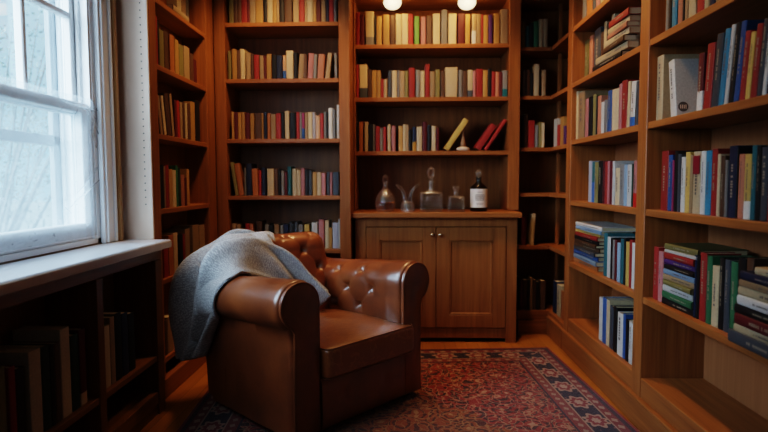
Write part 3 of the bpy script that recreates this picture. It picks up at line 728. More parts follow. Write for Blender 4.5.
COVER_T = .0024
def book_mesh(r, pages):
    w, h, d = r['w'], r['h'], r['d']; col = PAL[r['c']]
    dim_jit = random.uniform(.82, 1.15)*(.80 if r['S'].k == 'R' else .95); lu = .3*col[0]+.59*col[1]+.11*col[2]; col = tuple(min(.8, (x*.84+lu*.16)*dim_jit) for x in col)  # right wall books darkened to carry the dimmer light there
    bm = bmesh.new(); cl = bm.loops.layers.float_color.new('Col')
    ct = min(COVER_T, w*.16); bul = min(.0035, w*.14)
    sec = [(-w/2, d)] + [(-w/2, .004)] + [(w*.5*sin(a), .004*(1-cos(a)) if False else -bul*cos(a)+bul) for a in (-1.15, -.6, 0, .6, 1.15)] + [(w/2, .004), (w/2, d), (w/2-ct, d), (w/2-ct, .006), (-w/2+ct, .006), (-w/2+ct, d)]
    zs = [(0, h, col)]
    if r['c2']:
        c2 = PAL[r['c2'][0]]; zb = h*r['c2'][1]; zs = [(0, zb, c2), (zb, h, col)]
    def paint(f, c):
        for lp in f.loops: lp[cl] = (*c, 1)
    n = len(sec)
    rings = [[bm.verts.new((x, y, z)) for x, y in sec] for z in [zs[0][0]]+[q[1] for q in zs]]
    for k, q in enumerate(zs):
        for i in range(n): paint(bm.faces.new((rings[k][i], rings[k][(i+1) % n], rings[k+1][(i+1) % n], rings[k+1][i])), q[2])
    def endcap(R, c, flip):
        for idx in ((0, 1, n-2, n-1), (1, 2, 3, 4, 5, 6, 7, n-3, n-2), (7, 8, 9, 10)):
            vs = [R[i] for i in idx]; paint(bm.faces.new(vs[::-1] if flip else vs), c)
    endcap(rings[0], zs[0][2], False); endcap(rings[-1], zs[-1][2], True)
    pb = None
    if w > 2*ct+.001:
        pb = bm if not pages else bmesh.new()
        k0 = len(pb.faces)
        e = .003
        box(pb, -w/2+ct+.0003, w/2-ct-.0003, .0062, d-.004, e, h-e)
        if not pages:
            pb.faces.ensure_lookup_table()
            for f in pb.faces[k0:]: paint(f, (.48, .39, .25))
    return bm, pb, col
def lettering(r, col):
    w, h = r['w'], r['h']; bm = bmesh.new(); rnd = random.Random(int(r['u']*9999)+r['i'])
    gh = w*rnd.uniform(.2, .32); z = h*rnd.uniform(.28, .42); z1 = h*rnd.uniform(.7, .9); y = -.0005
    while z < z1:
        gl = gh*rnd.uniform(.4, .75)
        if rnd.random() < .84:
            a = gh*rnd.uniform(.35, .5); vs = [bm.verts.new(p) for p in ((-a, y, z), (a, y, z), (a, y, z+gl), (-a, y, z+gl))]; bm.faces.new(vs)
        z += gl*1.35
    return bm
def book_matrix(r):
    S = r['S']
    if r['mode'] == 'lie':
        p = S.at(r['u']); p.z += r['z'] + r['w']/2
        return Matrix.Translation(p) @ Matrix.Rotation(S.th + r['yaw'], 4, 'Z') @ Matrix.Rotation(pi/2, 4, 'Y')
    p = S.at(r['u']); p.z += abs(r['w']/2*sin(r['lean'])) + .0003
    return Matrix.Translation(p) @ Matrix.Rotation(S.th, 4, 'Z') @ Matrix.Rotation(r['lean'], 4, 'Y')
def clip_area(r):
    mw = book_matrix(r); xs = [proj(mw @ Vector((sx*r['w']/2, 0, z))) for sx in (-1, 1) for z in (0, r['h'])]
    x0, x1 = max(0, min(p[0] for p in xs)), min(768, max(p[0] for p in xs)); y0, y1 = max(0, min(p[1] for p in xs)), min(432, max(p[1] for p in xs))
    return max(0, x1-x0)*max(0, y1-y0)
for r in BOOKS: r['area'] = clip_area(r)
BOOKS = [r for r in BOOKS if r['area'] > 0]
order = sorted(BOOKS, key=lambda r: -r['area'])
for k, r in enumerate(order): r['solo'] = k < 300
ORD = 'first second third fourth fifth sixth seventh eighth ninth tenth eleventh twelfth'.split()
used = {}
def label_book(r):
    c = cword(r['c']); ph = r['S'].phrase
    if r['mode'] == 'lie':
        n, i = r['n'], r['i']; k = n-1-i
        pos = 'topmost' if k == 0 else 'bottom' if i == 0 else ORD[k]+' from the top'
        if r['stk'] == 'single': return f'{c} book lying flat at the shelf edge, {ph}'
        where = {'slanting pile': 'slanting pile in the far bay', 'tall stack': 'tall stack in the far bay', 'stack beside the red books': 'stack topped by olive', 'stack at the frame side': 'stack on thick slate book'}[r['stk']]
        return f'{c} book lying {pos} of the {where}'
    same = [q for q in BOOKS if q['S'].phrase == ph and q['c'] == r['c'] and q['mode'] != 'lie']
    tone = f" with {cword(r['c2'][0])} foot" if r['c2'] else ''
    lean = 'leaning ' if r['mode'] == 'leaning' else ''
    if len(same) == 1: return f'{lean}{c} book{tone}, only {c} one, {ph}'
    nb = [q for q in same if (q['l'], q['r'], q['c2']) == (r['l'], r['r'], r['c2'])]
    if len(nb) == 1 and r['l'] and r['r']:
        if r['l'] == r['r']: return f'{lean}{c} book{tone} between two {cword(r["l"])} ones, {ph}'
        return f'{lean}{c} book{tone} between {cword(r["l"])} and {cword(r["r"])} ones, {ph}'
    same.sort(key=lambda q: q['u']); k = same.index(r)
    return f'{lean}{c} book{tone}, {ORD[k]} {c} one from left, {ph}'
crowd = bmesh.new()
for r in BOOKS:
    big = r['px'] >= 2.9 and r['solo']
    bm, pb, col = book_mesh(r, big); mw = book_matrix(r)
    if not r['solo']:
        me = bpy.data.meshes.new('t'); bm.transform(mw); bmesh.ops.recalc_face_normals(bm, faces=bm.faces); bm.to_mesh(me); bm.free(); crowd.from_mesh(me); bpy.data.meshes.remove(me); continue
    o = obj('book', bm, M['book']); o.matrix_world = mw
    lb = label_book(r); used[lb] = used.get(lb, 0)+1
    tag(o, lb, 'book', r['S'].group)
    if pb is not None and big:
        q = obj('page_block', pb, M['page']); q.parent = o; q['label'] = 'pale page block'
    lum = .3*col[0]+.6*col[1]+.1*col[2]
    if big and r['px'] >= 3.4 and r['S'].k == 'R' and r['w'] > .012:
        q = obj('spine_lettering', lettering(r, col), M['ink_dark' if lum > .16 else 'ink_light']); q.parent = o
    if r['c'] == 'white' and r['S'].phrase.startswith('second near') and r['lean'] < 0: LOGO_BOOK = (o, r)
    if r['c'] == 'cream' and r.get('l') == 'tan' and r['S'].phrase.startswith('third near'): LABEL_BOOK = (o, r)
print('BOOKS', len(BOOKS), [k for k, v in used.items() if v > 1], [k for k in used if len(k.split()) > 15])
o = obj('book_rows', crowd, M['book'])
tag(o, 'remaining small far books standing in rows on the back shelves', 'books', None, 'stuff')
# round emblem on the cover of the leaning white book, maroon title label on the cream book
o, r = LOGO_BOOK
e = lathe([(0, 0), (.020, 0), (.020, .0006), (0, .0006)], 28); e.transform(Matrix.Translation((r['w']/2+.0002, .03, .035)) @ Matrix.Rotation(pi/2, 4, 'Y'))
em = obj('round_emblem', e, M['ink_dark'], o); em['label'] = 'round dark emblem with pale bars'
e = bmesh.new()
for k in range(4): box(e, r['w']/2+.0008, r['w']/2+.0012, .018+.007*k, .021+.007*k, .027, .043)
obj('emblem_bars', e, M['panel'], em)
o, r = LABEL_BOOK
e = nbox(-r['w']*.44, r['w']*.44, -.0012, .001, r['h']*.64, r['h']*.93)
obj('spine_label', e, simple('maroon_label', (.17, .012, .025), .5), o)['label'] = 'maroon title label'

# ------------------------------------------------------------------ objects on the shelves
def tglass(name, label, px, Y, cat):
    z = .8975; u = solve(lambda q: proj((q, Y, z))[0], px, -1, 1.5)
    return thing(name, label, cat, (u, Y, z))
S_ = 3.86/550
def sq_ring(a, z, bm, rr=.2, seg=4):
    vs = []
    for cx, cy, a0 in ((1, 1, 0), (-1, 1, pi/2), (-1, -1, pi), (1, -1, 3*pi/2)):
        for k in range(seg+1):
            t_ = a0 + pi/2*k/seg; vs.append(bm.verts.new((cx*a*(1-rr)+a*rr*cos(t_), cy*a*(1-rr)+a*rr*sin(t_), z)))
    return vs
def sq_loft(pts, rr=.2):
    bm = bmesh.new(); R = [sq_ring(a, z, bm, q) for a, z, q in pts]; n = len(R[0])
    for a, b in zip(R, R[1:]):
        for i in range(n): bm.faces.new((a[i], a[(i+1) % n], b[(i+1) % n], b[i]))
    bm.faces.new(R[0][::-1]); bm.faces.new(R[-1]); return bm
# round decanter with amber spirit
t = tglass('round_decanter', 'round cut glass decanter with amber spirit, first on the countertop', 385.5, 3.86, 'decanter')
b = lathe([(0, 0), (.058, 0), (.066, .008), (.073, .045), (.072, .075), (.06, .11), (.042, .138), (.022, .158), (.017, .175), (.018, .195), (.026, .2), (.020, .203), (.013, .2), (.012, .17), (.03, .142), (.055, .105), (.066, .073), (.066, .045), (.06, .014), (0, .012)], 20)
obj('body', b, M['crystal'], t, smooth=False)
obj('spirit', lathe([(0, .013), (.058, .015), (.064, .045), (.0645, .066), (0, .066)], 20), M['whisky'], t, smooth=True)['label'] = 'amber spirit inside'
obj('stopper', lathe([(0, .178), (.010, .18), (.012, .2), (.02, .206), (.024, .222), (.022, .238), (.012, .252), (0, .256)], 10), M['crystal'], t)
# glass cruet with two curved spouts
t = tglass('double_cruet', 'clear glass cruet with two curved spouts beside the round decanter', 407.5, 3.83, 'cruet')
obj('base', lathe([(0, 0), (.046, 0), (.05, .006), (.048, .05), (.04, .064), (.028, .07), (.03, .066), (.038, .058), (.043, .046), (.044, .012), (0, .01)], 16), M['crystal'], t)
for s in (-1, 1):
    pts = [(s*(.018+.062*(k/10)**1.7 - .006*sin(k/10*pi)), 0, .06+.125*sin(k/10*1.35)/sin(1.35)) for k in range(11)]
    obj('spout', tube(pts, [.018-.001*k for k in range(11)], 12), M['crystal'], t, smooth=True)
# large square decanter
t = tglass('square_decanter', 'large square crosshatched crystal decanter with ball stopper', 431, 3.86, 'decanter')
b = sq_loft([(.074, 0, .15), (.077, .006, .15), (.077, .125, .15), (.07, .137, .2), (.024, .148, .6), (.017, .155, 1), (.017, .2, 1), (.026, .206, 1), (.026, .212, 1), (.012, .212, 1), (.012, .15, 1), (.068, .128, .2), (.070, .016, .15), (.06, .013, .15)])
bd = obj('body', b, M['crystal'], t)
b = bmesh.new()
for k in range(-4, 5):
    for s in (-1, 1):
        pts = [(k*.016+s*v, -.0775, .07+v) for v in (-.045, .045)]
        pts = [p for p in pts]
        q = tube([(max(-.07, min(.07, p[0])), p[1], p[2]) for p in pts], .0016, 5); merge(b, q)
obj('cut_pattern', b, M['crystal'], bd)
obj('stopper', lathe([(0, .19), (.009, .192), (.011, .212), (.014, .222), (.012, .228), (.026, .245), (.032, .268), (.026, .292), (.012, .306), (0, .31)], 14), M['crystal'], t)
# small square decanter
t = tglass('small_decanter', 'small square cut crystal decanter beside the labelled bottle', 456, 3.80, 'decanter')
b = sq_loft([(.052, 0, .12), (.054, .005, .12), (.054, .1, .12), (.05, .108, .15), (.018, .112, .8), (.016, .13, 1), (.022, .134, 1), (.022, .138, 1), (.011, .138, 1), (.011, .113, 1), (.047, .102, .15), (.048, .014, .12), (.04, .012, .12)])
bd = obj('body', b, M['crystal'], t)
b = bmesh.new()
for x in (-.036, -.018, 0, .018, .036): box(b, x-.003, x+.003, -.0575, -.0535, .02, .085, .0012)
box(b, -.052, .052, -.057, -.0535, .092, .098, .001)
obj('cut_pattern', b, M['crystal'], bd)
obj('stopper', lathe([(0, .115), (.009, .116), (.01, .138), (.02, .148), (.026, .166), (.022, .178), (0, .18)], 8), M['crystal'], t)
# labelled bottle
t = tglass('spirit_bottle', 'dark bottle with a white paper label and glass stopper', 478.5, 3.85, 'bottle')
obj('body', lathe([(0, 0), (.055, 0), (.06, .006), (.06, .155), (.056, .17), (.034, .19), (.019, .2), (.017, .228), (.02, .231), (.02, .239), (.013, .239), (0, .236)], 28), M['darkglass'], t, smooth=True)
lb = bmesh.new(); R = .0612; V = []
for i in range(25):
    a = -pi/2 + (i/24-.5)*2.7; V.append((lb.verts.new((R*cos(a), R*sin(a), .028)), lb.verts.new((R*cos(a), R*sin(a), .156))))
for a, b_ in zip(V, V[1:]): lb.faces.new((a[0], b_[0], b_[1], a[1]))
lo_ = obj('paper_label', lb, simple('label_paper', (.68, .62, .56), .7, .04), t, smooth=True); lo_['label'] = 'white paper label'
lb = bmesh.new()
rnd = random.Random(4)
for (z, hh, wd) in ((.13, .006, .5), (.112, .008, .9), (.1, .010, .95), (.088, .01, .95), (.076, .008, .9), (.055, .004, .7), (.046, .004, .6)):
    a = -pi/2-.55*wd
    while a < -pi/2+.55*wd:
        da = rnd.uniform(.05, .14); q = [(.0616*cos(x), .0616*sin(x)) for x in (a, a+da)]
        lb.faces.new([lb.verts.new((q[0][0], q[0][1], z)), lb.verts.new((q[1][0], q[1][1], z)), lb.verts.new((q[1][0], q[1][1], z+hh)), lb.verts.new((q[0][0], q[0][1], z+hh))]); a += da+.03
obj('label_print', lb, simple('label_print_grey', (.25, .21, .19), .7), lo_)
obj('stopper', lathe([(0, .236), (.012, .239), (.012, .246), (.022, .252), (.024, .268), (.018, .282), (.008, .288), (0, .29)], 12), M['crystal'], t)
# small ornament on the shelf above the decanters
z = ZCn[0]+.0005; u = solve(lambda q: proj((q, YC+.06, z))[0], 463, -1, 1.5)
t = thing('shelf_ornament', 'small tapered ornament on a round white base between leaning books', 'ornament', (u, YC+.06, z))
obj('base', lathe([(0, 0), (.042, 0), (.048, .006), (.048, .018), (.042, .026), (.02, .03), (0, .03)], 24), simple('ivory_ceramic', (.62, .5, .4), .35), t, smooth=True)
obj('stem', lathe([(0, .03), (.018, .03), (.019, .045), (.014, .07), (.009, .1), (.006, .13), (.007, .15), (.004, .165), (0, .167)], 16), simple('bronze_stem', (.3, .17, .09), .4), t, smooth=True)
# puck lamps under the soffit of the hutch
for px in (392.5, 467):
    Y = 3.985; P = onY(px, 3, Y)
    t = thing('globe_lamp', 'glowing opal globe lamp hanging under the hutch soffit, ' + ('nearer the window' if px < 400 else 'nearer the corner'), 'lamp', (P.x, Y, 2.39), 0, 'pair of opal lamps')
    zc = P.z-2.39+.004
    obj('opal_globe', lathe([(0, zc-.05)]+[(.064*cos(a), zc+.05*sin(a)) for a in [-1.3+.2*k for k in range(14)]]+[(0, zc+.05)], 28), M['lamp'], t, smooth=True)
    obj('fitting', lathe([(0, zc+.045), (.022, zc+.045), (.024, -.012), (.04, -.006), (.04, 0), (0, 0)], 20), M['brass'], t, smooth=True)
    L = bpy.data.lights.new('lamp_glow', 'POINT'); L.energy = 1.7; L.color = (1, .56, .20); L.shadow_soft_size = .06
    lo_ = bpy.data.objects.new('lamp_glow', L); COL.objects.link(lo_); lo_.location = (P.x, Y-.14, 2.32)

# ------------------------------------------------------------------ rug
RHX, RHY = 1.02, 1.42
b = bmesh.new(); box(b, -RHX, RHX, -RHY, RHY, 0, .009, .003)
rug = obj('rug', b, rug_mat(RHX, RHY))
ang = radians(3.6); c = Vector((.975, 3.60, 0))
off = Matrix.Rotation(ang, 3, 'Z') @ Vector((RHX, RHY, 0)); rug.location = c-off+Vector((0, 0, .001)); rug.rotation_euler = (0, 0, ang)
tag(rug, 'red and navy oriental rug with floral border under the armchair', 'rug')

# ------------------------------------------------------------------ armchair
CH = thing('armchair', 'brown leather tufted club armchair with rolled arms on the rug', 'armchair', (-.173, 2.49, .010), radians(48))
def tuft(s, t_, sp, depth, buttons):
    """diamond tufting: depth below the puffed surface at (s,t) metres"""
    a = (s/sp + t_/(sp*1.05)); b_ = (s/sp - t_/(sp*1.05))
    fa, fb = abs(a-round(a)), abs(b_-round(b_))
    cre = max(exp(-(fa/.05)**2), exp(-(fb/.05)**2))
    dist = sqrt(fa*fa+fb*fb); btn = exp(-(dist/.16)**2)
    puff = (sin(pi*min(1, fa*1.0+.0))*sin(pi*fb))
    return depth*(.26*cre*max(0, 1-dist*1.5) + .95*btn) - depth*.14*puff
ARM_C, ARM_Z, ARM_R, ARM_X = .366, .590, .108, .258   # scroll centre, radius, inner face
ALEN = .64
def arm_profile(n_in=46):
    P = []         # (x outward positive, z, kind)
    for k in range(8): P.append((.405, .030+.455*k/8, 'o'))
    for k in range(34):
        a = radians(-62) + (radians(180)-radians(-62))*k/33
        P.append((ARM_C+ARM_R*cos(a), ARM_Z+ARM_R*sin(a), 's'))
    for k in range(1, n_in+1): P.append((ARM_X, ARM_Z-(ARM_Z-.2)*k/n_in, 'i'))
    return P
def make_arm(sx):
    P = arm_profile(); ny = 110
    ys = [ALEN*(k/(ny-1))**1.0 for k in range(ny)]
    # arc length along the profile measured from the inner bottom
    L = [0]
    for a, b_ in zip(P[::-1], P[::-1][1:]): L.append(L[-1]+sqrt((a[0]-b_[0])**2+(a[1]-b_[1])**2))
    L = L[::-1]
    bm = bmesh.new(); rows = []
    for y in ys:
        e = max(0, 1-y/.03); ins = .018*(1-sqrt(max(0, 1-e*e)))
        rr = []
        for (x, z, k), l in zip(P, L):
            nx, nz = (1, 0) if k == 'o' else (-1, 0) if k == 'i' else ((x-ARM_C)/ARM_R, (z-ARM_Z)/ARM_R)
            dpt = ins
            if k != 'o':
                fade = sstep(.10, .17, l)*(1-sstep(.44, .53, l))*sstep(.13, .22, y)
                dpt += fade*tuft(y-.10, l-.26, .19, .024, None)
                dpt -= .010*sstep(.04, .2, l)*(1-sstep(.42, .5, l))*sstep(.0, .1, y)
            dpt += .0025*noise.noise(Vector((y*9, l*9, sx)))
            rr.append(bm.verts.new((sx*(x-nx*dpt), y, (z-nz*dpt) - .05*(y/ALEN)*sstep(.3, .6, z))))
        rows.append(rr)
    for a, b_ in zip(rows, rows[1:]):
        for i in range(len(P)-1): bm.faces.new((a[i], a[i+1], b_[i+1], b_[i]))
    bm.faces.new(rows[0]); bm.faces.new(rows[-1][::-1])
    arm = obj('arm', bm, M['leather'], CH, autosm=radians(50))
    # facing panel on the front of the arm
    out = []
    for k in range(25):
        a = radians(-62) + radians(242)*k/24
        out.append((ARM_C+(ARM_R-.012)*cos(a), ARM_Z+(ARM_R-.012)*sin(a)))
    out += [(ARM_X+.012, ARM_Z-.12), (ARM_X+.012, .035), (.394, .035), (.394, .48)]
    b = bmesh.new(); f0 = [b.verts.new((sx*x, .004, z)) for x, z in out]; f1 = [b.verts.new((sx*x, -.014, z)) for x, z in out]
    cx, cz = sum(p[0] for p in out)/len(out), sum(p[1] for p in out)/len(out)
    f2 = [b.verts.new((sx*(x+(ARM_C-.03-x)*.12), -.020, z+(max(.1, min(ARM_Z, z))-z)*.15)) for x, z in out]
    n = len(out)
    for A, B in ((f0, f1), (f1, f2)):
        for i in range(n): b.faces.new((A[i], A[(i+1) % n], B[(i+1) % n], B[i]))
    b.faces.new(f2)
    fp = obj('arm_facing', b, M['leather'], CH, autosm=radians(60))
    pp = [(sx*x, -.013, z) for x, z in out]
    obj('facing_piping', tube(pp, .005, 8, closed=True), M['leather'], fp, smooth=True)
    bt = []
    for i in range(0, 9):
        for j in range(0, 9):
            y = .10+.19*(i*.5); l = .26+.19*1.05*(j-4)*.5
            if (i+j) % 2 == 0 and .20 < y < ALEN-.06 and .17 < l < .45: bt.append((y, l))
    for y, l in bt:
        for q in range(len(P)-1):
            if L[q] >= l >= L[q+1]: break
        x, z, k = P[q]; nx, nz = (-1, 0) if k == 'i' else ((x-ARM_C)/ARM_R, (z-ARM_Z)/ARM_R)
        bb = lathe([(0, -.004), (.009, -.003), (.010, .001), (.006, .004), (0, .005)], 12)
        nv = Vector((sx*nx, 0, nz)); mm = nv.to_track_quat('Z', 'Y').to_matrix().to_4x4()
        bb.transform(Matrix.Translation(Vector((sx*x, y, z - .05*(y/ALEN)*sstep(.3, .6, z))) - nv*.017) @ mm)
        obj('tufting_button', bb, M['leather'], arm, smooth=True)
    return arm
make_arm(-1); make_arm(1)
# backrest: raked, rolled top, tufted
BR, BC = .082, (.700, .728)
def back_profile():
    P = []
    for k in range(10): q = k/9; P.append((.69+.075*q, .035+.60*q, 'o'))
    for k in range(30):
        a = radians(-30) + radians(215)*k/29
        P.append((BC[0]+BR*cos(a), BC[1]+BR*sin(a), 's'))
    y0, z0 = P[-1][0], P[-1][1]
    for k in range(1, 60): q = k/59; P.append((y0+(.50-y0)*q, z0+(.28-z0)*q, 'i'))
    return P
BX0, BX1 = -.335, .335
def make_back():
    P = back_profile(); nx = 150
    L = [0]
    for a, b_ in zip(P[::-1], P[::-1][1:]): L.append(L[-1]+sqrt((a[0]-b_[0])**2+(a[1]-b_[1])**2))
    L = L[::-1]; N_ = []
    for i in range(len(P)):
        a, b_ = P[max(0, i-1)], P[min(len(P)-1, i+1)]; ty, tz = b_[0]-a[0], b_[1]-a[1]; q = sqrt(ty*ty+tz*tz); N_.append((tz/q, -ty/q))
    bm = bmesh.new(); rows = []
    for j in range(nx):
        s = -1+2*j/(nx-1); xx = (BX1+BX0)/2 + (BX1-BX0)/2*s
        e = max(0, 1-(1-abs(s))*(BX1-BX0)/2/.085); ins = .085*(1-sqrt(max(0, 1-e*e)))
        rr = []
        for (y, z, k), l, (ny, nz) in zip(P, L, N_):
            hfac = sstep(.45, .8, z)
            d = ins*(.25+.75*hfac) if k != 'o' else ins*.5
            if k != 'o':
                fade = sstep(.13, .2, l)*(1-sstep(.52, .66, l))*(1-sstep(.25, .32, abs(xx)))
                d += fade*tuft(xx-.045, l-.36, .19, .028, None)
                d -= .014*sstep(.05, .2, l)*(1-sstep(.5, .62, l))*(1-abs(s)**4)
            d += .003*noise.noise(Vector((xx*8, l*8, 3)))
            rr.append(bm.verts.new((xx, y-ny*d, z-nz*d)))
        rows.append(rr)
    for a, b_ in zip(rows, rows[1:]):
        for i in range(len(P)-1): bm.faces.new((a[i], a[i+1], b_[i+1], b_[i]))
    bm.faces.new(rows[0]); bm.faces.new(rows[-1][::-1])
    back = obj('backrest', bm, M['leather'], CH, autosm=radians(60))
    for i in range(-6, 7):
        for j in range(-6, 8):
            if (i+j) % 2: continue
            xx, l = .045+.19*i*.5, .36+.19*1.05*j*.5
            if abs(xx) > .27 or not .18 < l < .62: continue
            for q in range(len(P)-1):
                if L[q] >= l >= L[q+1]: break
            nv = Vector((0, N_[q][0], N_[q][1]))
            bb = lathe([(0, -.004), (.010, -.003), (.011, .001), (.007, .004), (0, .005)], 12)
            bb.transform(Matrix.Translation(Vector((xx, P[q][0], P[q][1])) - nv*.017) @ nv.to_track_quat('Z', 'Y').to_matrix().to_4x4())
            obj('tufting_button', bb, M['leather'], back, smooth=True)
    return back
make_back()
# rear side gussets joining the arms to the raked back
for sx in (-1, 1):
    b = bmesh.new(); prof = [(.50, .032), (.70, .032), (.755, .60), (.745, .655), (.60, .64), (.50, .56)]
    A = [b.verts.new((sx*.405, y, z)) for y, z in prof]; B = [b.verts.new((sx*.30, y, z)) for y, z in prof]
    b.faces.new(A); b.faces.new(B[::-1])
    for i in range(6): b.faces.new((A[i], A[(i+1) % 6], B[(i+1) % 6], B[i]))
    bmesh.ops.bevel(b, geom=b.edges[:], offset=.02, segments=4, affect='EDGES')
    obj('rear_gusset', b, M['leather'], CH, autosm=radians(40))
# seat cushion
def superq(cx, cy, cz, hx, hy, hz, px_, pz, crown, nu=96, nv=48):
    bm = bmesh.new(); rows = []
    def pw(v, e): return math.copysign(abs(v)**e, v)
    for j in range(nv+1):
        v = -pi/2 + pi*j/nv; rr = []
        for i in range(nu):
            u = -pi + 2*pi*i/nu
            x = hx*pw(cos(v), pz)*pw(cos(u), px_); y = hy*pw(cos(v), pz)*pw(sin(u), px_); z = hz*pw(sin(v), pz)
            q = max(0, 1-(x/hx)**2)*max(0, 1-(y/hy)**2)
            if z > 0: z += crown*q + .003*noise.noise(Vector((x*14, y*14, 1))) - .006*exp(-((x-.05)/.13)**2-((y+.02)/.12)**2)
            rr.append(bm.verts.new((cx+x, cy+y, cz+z)))
        rows.append(rr)
    for a, b_ in zip(rows, rows[1:]):
        for i in range(nu): bm.faces.new((a[i], a[(i+1) % nu], b_[(i+1) % nu], b_[i]))
    bmesh.ops.remove_doubles(bm, verts=bm.verts, dist=.0004)
    return bm
seat = obj('seat_cushion', superq(.030, .240, .322, .286, .294, .070, .09, .17, .034), M['leather_seat'], CH, smooth=True)
def se(a, hx, hy, e): return (math.copysign(abs(cos(a))**e, cos(a))*hx, math.copysign(abs(sin(a))**e, sin(a))*hy)
for z in (.387, .256):
    pts = [(.030+se(2*pi*k/160, .281, .287, .09)[0], .240+se(2*pi*k/160, .257, .287, .09)[1], z) for k in range(160)]
    obj('cushion_piping', tube(pts, .0035, 6, closed=True), M['leather'], seat, smooth=True)
# front rail
def rail(u, v):
    x = -.262+.524*u; z = .03+.225*v
    y = -.008 - .016*sqrt(max(0, 1-(2*v-1)**4)) + .006*exp(-((abs(x)-.13)/.03)**2-((z-.155)/.03)**2)
    return (x, y, z)
bm, _ = grid(rail, 60, 20)
for x0, x1 in ((-.256, .256),):
    box(bm, x0, x1, -.004, .56, .035, .25)
obj('front_rail', bm, M['leather'], CH, smooth=False, autosm=radians(40))
for (x, y) in ((-.34, .05), (.34, .05), (-.33, .62), (.33, .62)):
    b = sq_loft([(.022, 0, .2), (.03, .045, .2)]); b.transform(Matrix.Translation((x, y, 0)))
    obj('foot', b, M['black'], CH)['label'] = 'short dark block foot'

# ------------------------------------------------------------------ blanket
bpy.context.view_layer.update()
verts, polys = [], []
def gather(o):
    if o.type == 'MESH':
        k = len(verts); mw = o.matrix_world
        verts.extend([mw @ v.co for v in o.data.vertices]); polys.extend([[k+i for i in p.vertices] for p in o.data.polygons])
    for c_ in o.children:
        if c_.name.split('.')[0] in ('arm', 'backrest', 'rear_gusset', 'seat_cushion', 'front_rail'): gather(c_)
gather(CH)
bvh = BVHTree.FromPolygons(verts, polys)
RB = [  # rear edge, middle, front edge: (px, py, depth)
    ((179, 357, 2.69), (190, 359, 2.64), (201, 356, 2.59)),
    ((175, 335, 2.70), (194, 337, 2.63), (209, 337, 2.56)),
    ((172, 305, 2.71), (195, 310, 2.60), (217, 319, 2.51)),
    ((174, 282, 2.72), (199, 285, 2.59), (224, 300, 2.47)),
    ((184, 263, 2.74), (206, 264, 2.61), (230, 286, 2.45)),
    ((199, 249, 2.77), (219, 250, 2.65), (238, 276, 2.47)),
    ((215, 238, 2.81), (233, 246, 2.69), (250, 271, 2.54)),
    ((233, 229, 2.84), (249, 245, 2.75), (263, 272, 2.63)),
    ((254, 229, 2.87), (266, 250, 2.80), (277, 278, 2.71)),
    ((276, 242, 2.90), (283, 262, 2.84), (290, 286, 2.78)),
    ((301, 263, 2.93), (301, 279, 2.88), (303, 298, 2.84)),
    ((329, 290, 2.95), (324, 302, 2.91), (318, 312, 2.88))]
RBW = [[onY(*p) for p in r_] for r_ in RB]
def cr(p0, p1, p2, p3, t_):
    return .5*((2*p1)+(p2-p0)*t_+(2*p0-5*p1+4*p2-p3)*t_*t_+(3*p1-p0-3*p2+p3)*t_**3)
def crl(pts, q):
    n = len(pts)-1; f = min(n-1e-6, max(0, q*n)); i = int(f); t_ = f-i
    g = lambda k: pts[k] if 0 <= k <= n else (2*pts[0]-pts[1] if k < 0 else 2*pts[n]-pts[n-1])
    return cr(g(i-1), g(i), g(i+1), g(i+2), t_)
def bl(u, v):
    cols = [crl([r_[k] for r_ in RBW], u) for k in range(3)]
    return crl(cols, v)
NU, NV = 170, 70
G = [[bl(i/(NU-1), j/(NV-1)) for j in range(NV)] for i in range(NU)]
NRM = [[None]*NV for _ in range(NU)]
for i in range(NU):
    for j in range(NV):
        a = G[min(NU-1, i+1)][j]-G[max(0, i-1)][j]; c_ = G[i][min(NV-1, j+1)]-G[i][max(0, j-1)]
        nn = a.cross(c_).normalized()
        if nn.dot(O-G[i][j]) < 0: nn = -nn
        NRM[i][j] = nn
bm = bmesh.new(); uvl = bm.loops.layers.uv.new('UVMap'); V = []
for i in range(NU):
    rr = []
    for j in range(NV):
        u, v = i/(NU-1), j/(NV-1)
        w_ = noise.noise(Vector((u*4, v*1.5, 2.1)))
        fold = .024*sin(v*7.5+u*5+w_*1.6) +   .013*sin(v*15-u*6+1.0+w_*2)
        fold += .030*exp(-((v-(.46+.18*sin(u*4)))/.07)**2)
        fold += .012*noise.noise(Vector((u*7, v*3, 8.0)))
        roll = -.03*(max(0, 1-min(v, 1-v)/.05))**2
        p = G[i][j] + NRM[i][j]*(fold*sstep(0, .12, min(v+.05, 1.05-v)) + roll)
        for _ in range(2):
            loc, nrm, idx, dist = bvh.find_nearest(p)
            if loc is not None and (p-loc).dot(nrm) < .014 and dist < .25: p = loc + nrm*.014
        rr.append(p)
    V.append(rr)
for it in range(2):
    V2 = [[v.copy() for v in r_] for r_ in V]
    for i in range(1, NU-1):
        for j in range(1, NV-1): V2[i][j] = V[i][j]*.4 + (V[i-1][j]+V[i+1][j]+V[i][j-1]+V[i][j+1])*.15
    V = V2
BV = [[bm.verts.new(p) for p in r_] for r_ in V]
for i in range(NU-1):
    for j in range(NV-1):
        f = bm.faces.new((BV[i][j], BV[i+1][j], BV[i+1][j+1], BV[i][j+1]))
        for lp, (a, c_) in zip(f.loops, ((i, j), (i+1, j), (i+1, j+1), (i, j+1))): lp[uvl].uv = (a/(NU-1)*1.25, c_/(NV-1)*.5)
bk = obj('throw_blanket', bm, M['blanket'], smooth=True)
tag(bk, 'grey knitted wool throw draped over the arm and back of the armchair', 'blanket')
sd = bk.modifiers.new('thickness', 'SOLIDIFY'); sd.thickness = .012; sd.offset = 0

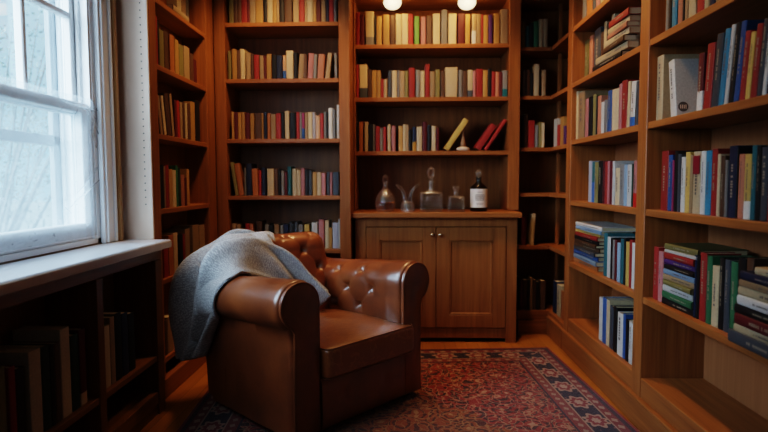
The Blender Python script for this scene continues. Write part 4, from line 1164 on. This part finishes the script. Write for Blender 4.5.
# ------------------------------------------------------------------ light
wd = bpy.data.worlds.new('overcast_sky'); SC.world = wd; wd.use_nodes = True
nt = wd.node_tree; nt.nodes.clear()
wo = nt.nodes.new('ShaderNodeOutputWorld'); bg = nt.nodes.new('ShaderNodeBackground'); nt.links.new(bg.outputs[0], wo.inputs[0])
tc = nt.nodes.new('ShaderNodeTexCoord'); sx_ = nt.nodes.new('ShaderNodeSeparateXYZ'); nt.links.new(tc.outputs['Generated'], sx_.inputs[0])
rp = nt.nodes.new('ShaderNodeValToRGB'); nt.links.new(sx_.outputs[2], rp.inputs[0])
rp.color_ramp.elements[0].position = 0; rp.color_ramp.elements[0].color = (.38, .72, .98, 1)
rp.color_ramp.elements[1].position = .8; rp.color_ramp.elements[1].color = (.66, .86, 1.0, 1)
nt.links.new(rp.outputs[0], bg.inputs[0]); bg.inputs[1].default_value = 1.4
def light(name, kind, loc, energy, color, rot=(0, 0, 0), **k):
    L = bpy.data.lights.new(name, kind); L.energy = energy; L.color = color
    for a, v in k.items(): setattr(L, a, v)
    o = bpy.data.objects.new(name, L); COL.objects.link(o); o.location = loc; o.rotation_euler = rot; return o
def aim(o, d): o.rotation_euler = Vector(d).to_track_quat('-Z', 'Y').to_euler()
s = light('soft_daylight', 'SUN', (-4, 1, 4), 19.0, (.62, .82, 1.0), angle=radians(75)); aim(s, (.62, .66, -.48))
WARM = (1, .62, .30)
for (p, d, e, cone) in (((-.05, 3.15, 2.7), (-.10, -.24, -1), 42, 52), ((.50, 3.15, 2.7), (.42, -.1, -1), 60, 84), ((.48, 2.05, 2.7), (.42, -.05, -1), 25, 76), ((.22, 3.25, 2.7), (0, .42, -1), 46, 92),
                        ((-.70, 3.05, 2.7), (-.12, .42, -1), 44, 84), ((-.62, 2.95, 2.7), (-.5, .12, -1), 22, 66)):
    a = light('ceiling_downlight', 'SPOT', p, e, WARM, spot_size=radians(cone), spot_blend=.7, shadow_soft_size=.07); aim(a, d)
a = light('room_fill', 'AREA', (.2, -1.4, 1.7), 1.5, (.80, .90, 1.0), shape='RECTANGLE', size=1.6, size_y=1.6); aim(a, (0, 1, -.08))  # added cool fill from behind the camera; no doorway is built
a = light('window_side_fill', 'AREA', (-1.31, .95, 1.75), 8, (.74, .87, 1.0), shape='RECTANGLE', size=.7, size_y=1.2); aim(a, (.62, .75, -.33))  # unseen fill added inside the glass, brightening the throw and chair side
SC.view_settings.view_transform = 'Filmic'
SC.view_settings.look = 'High Contrast'
SC.view_settings.exposure = 0.15
SC.view_settings.gamma = 0.97
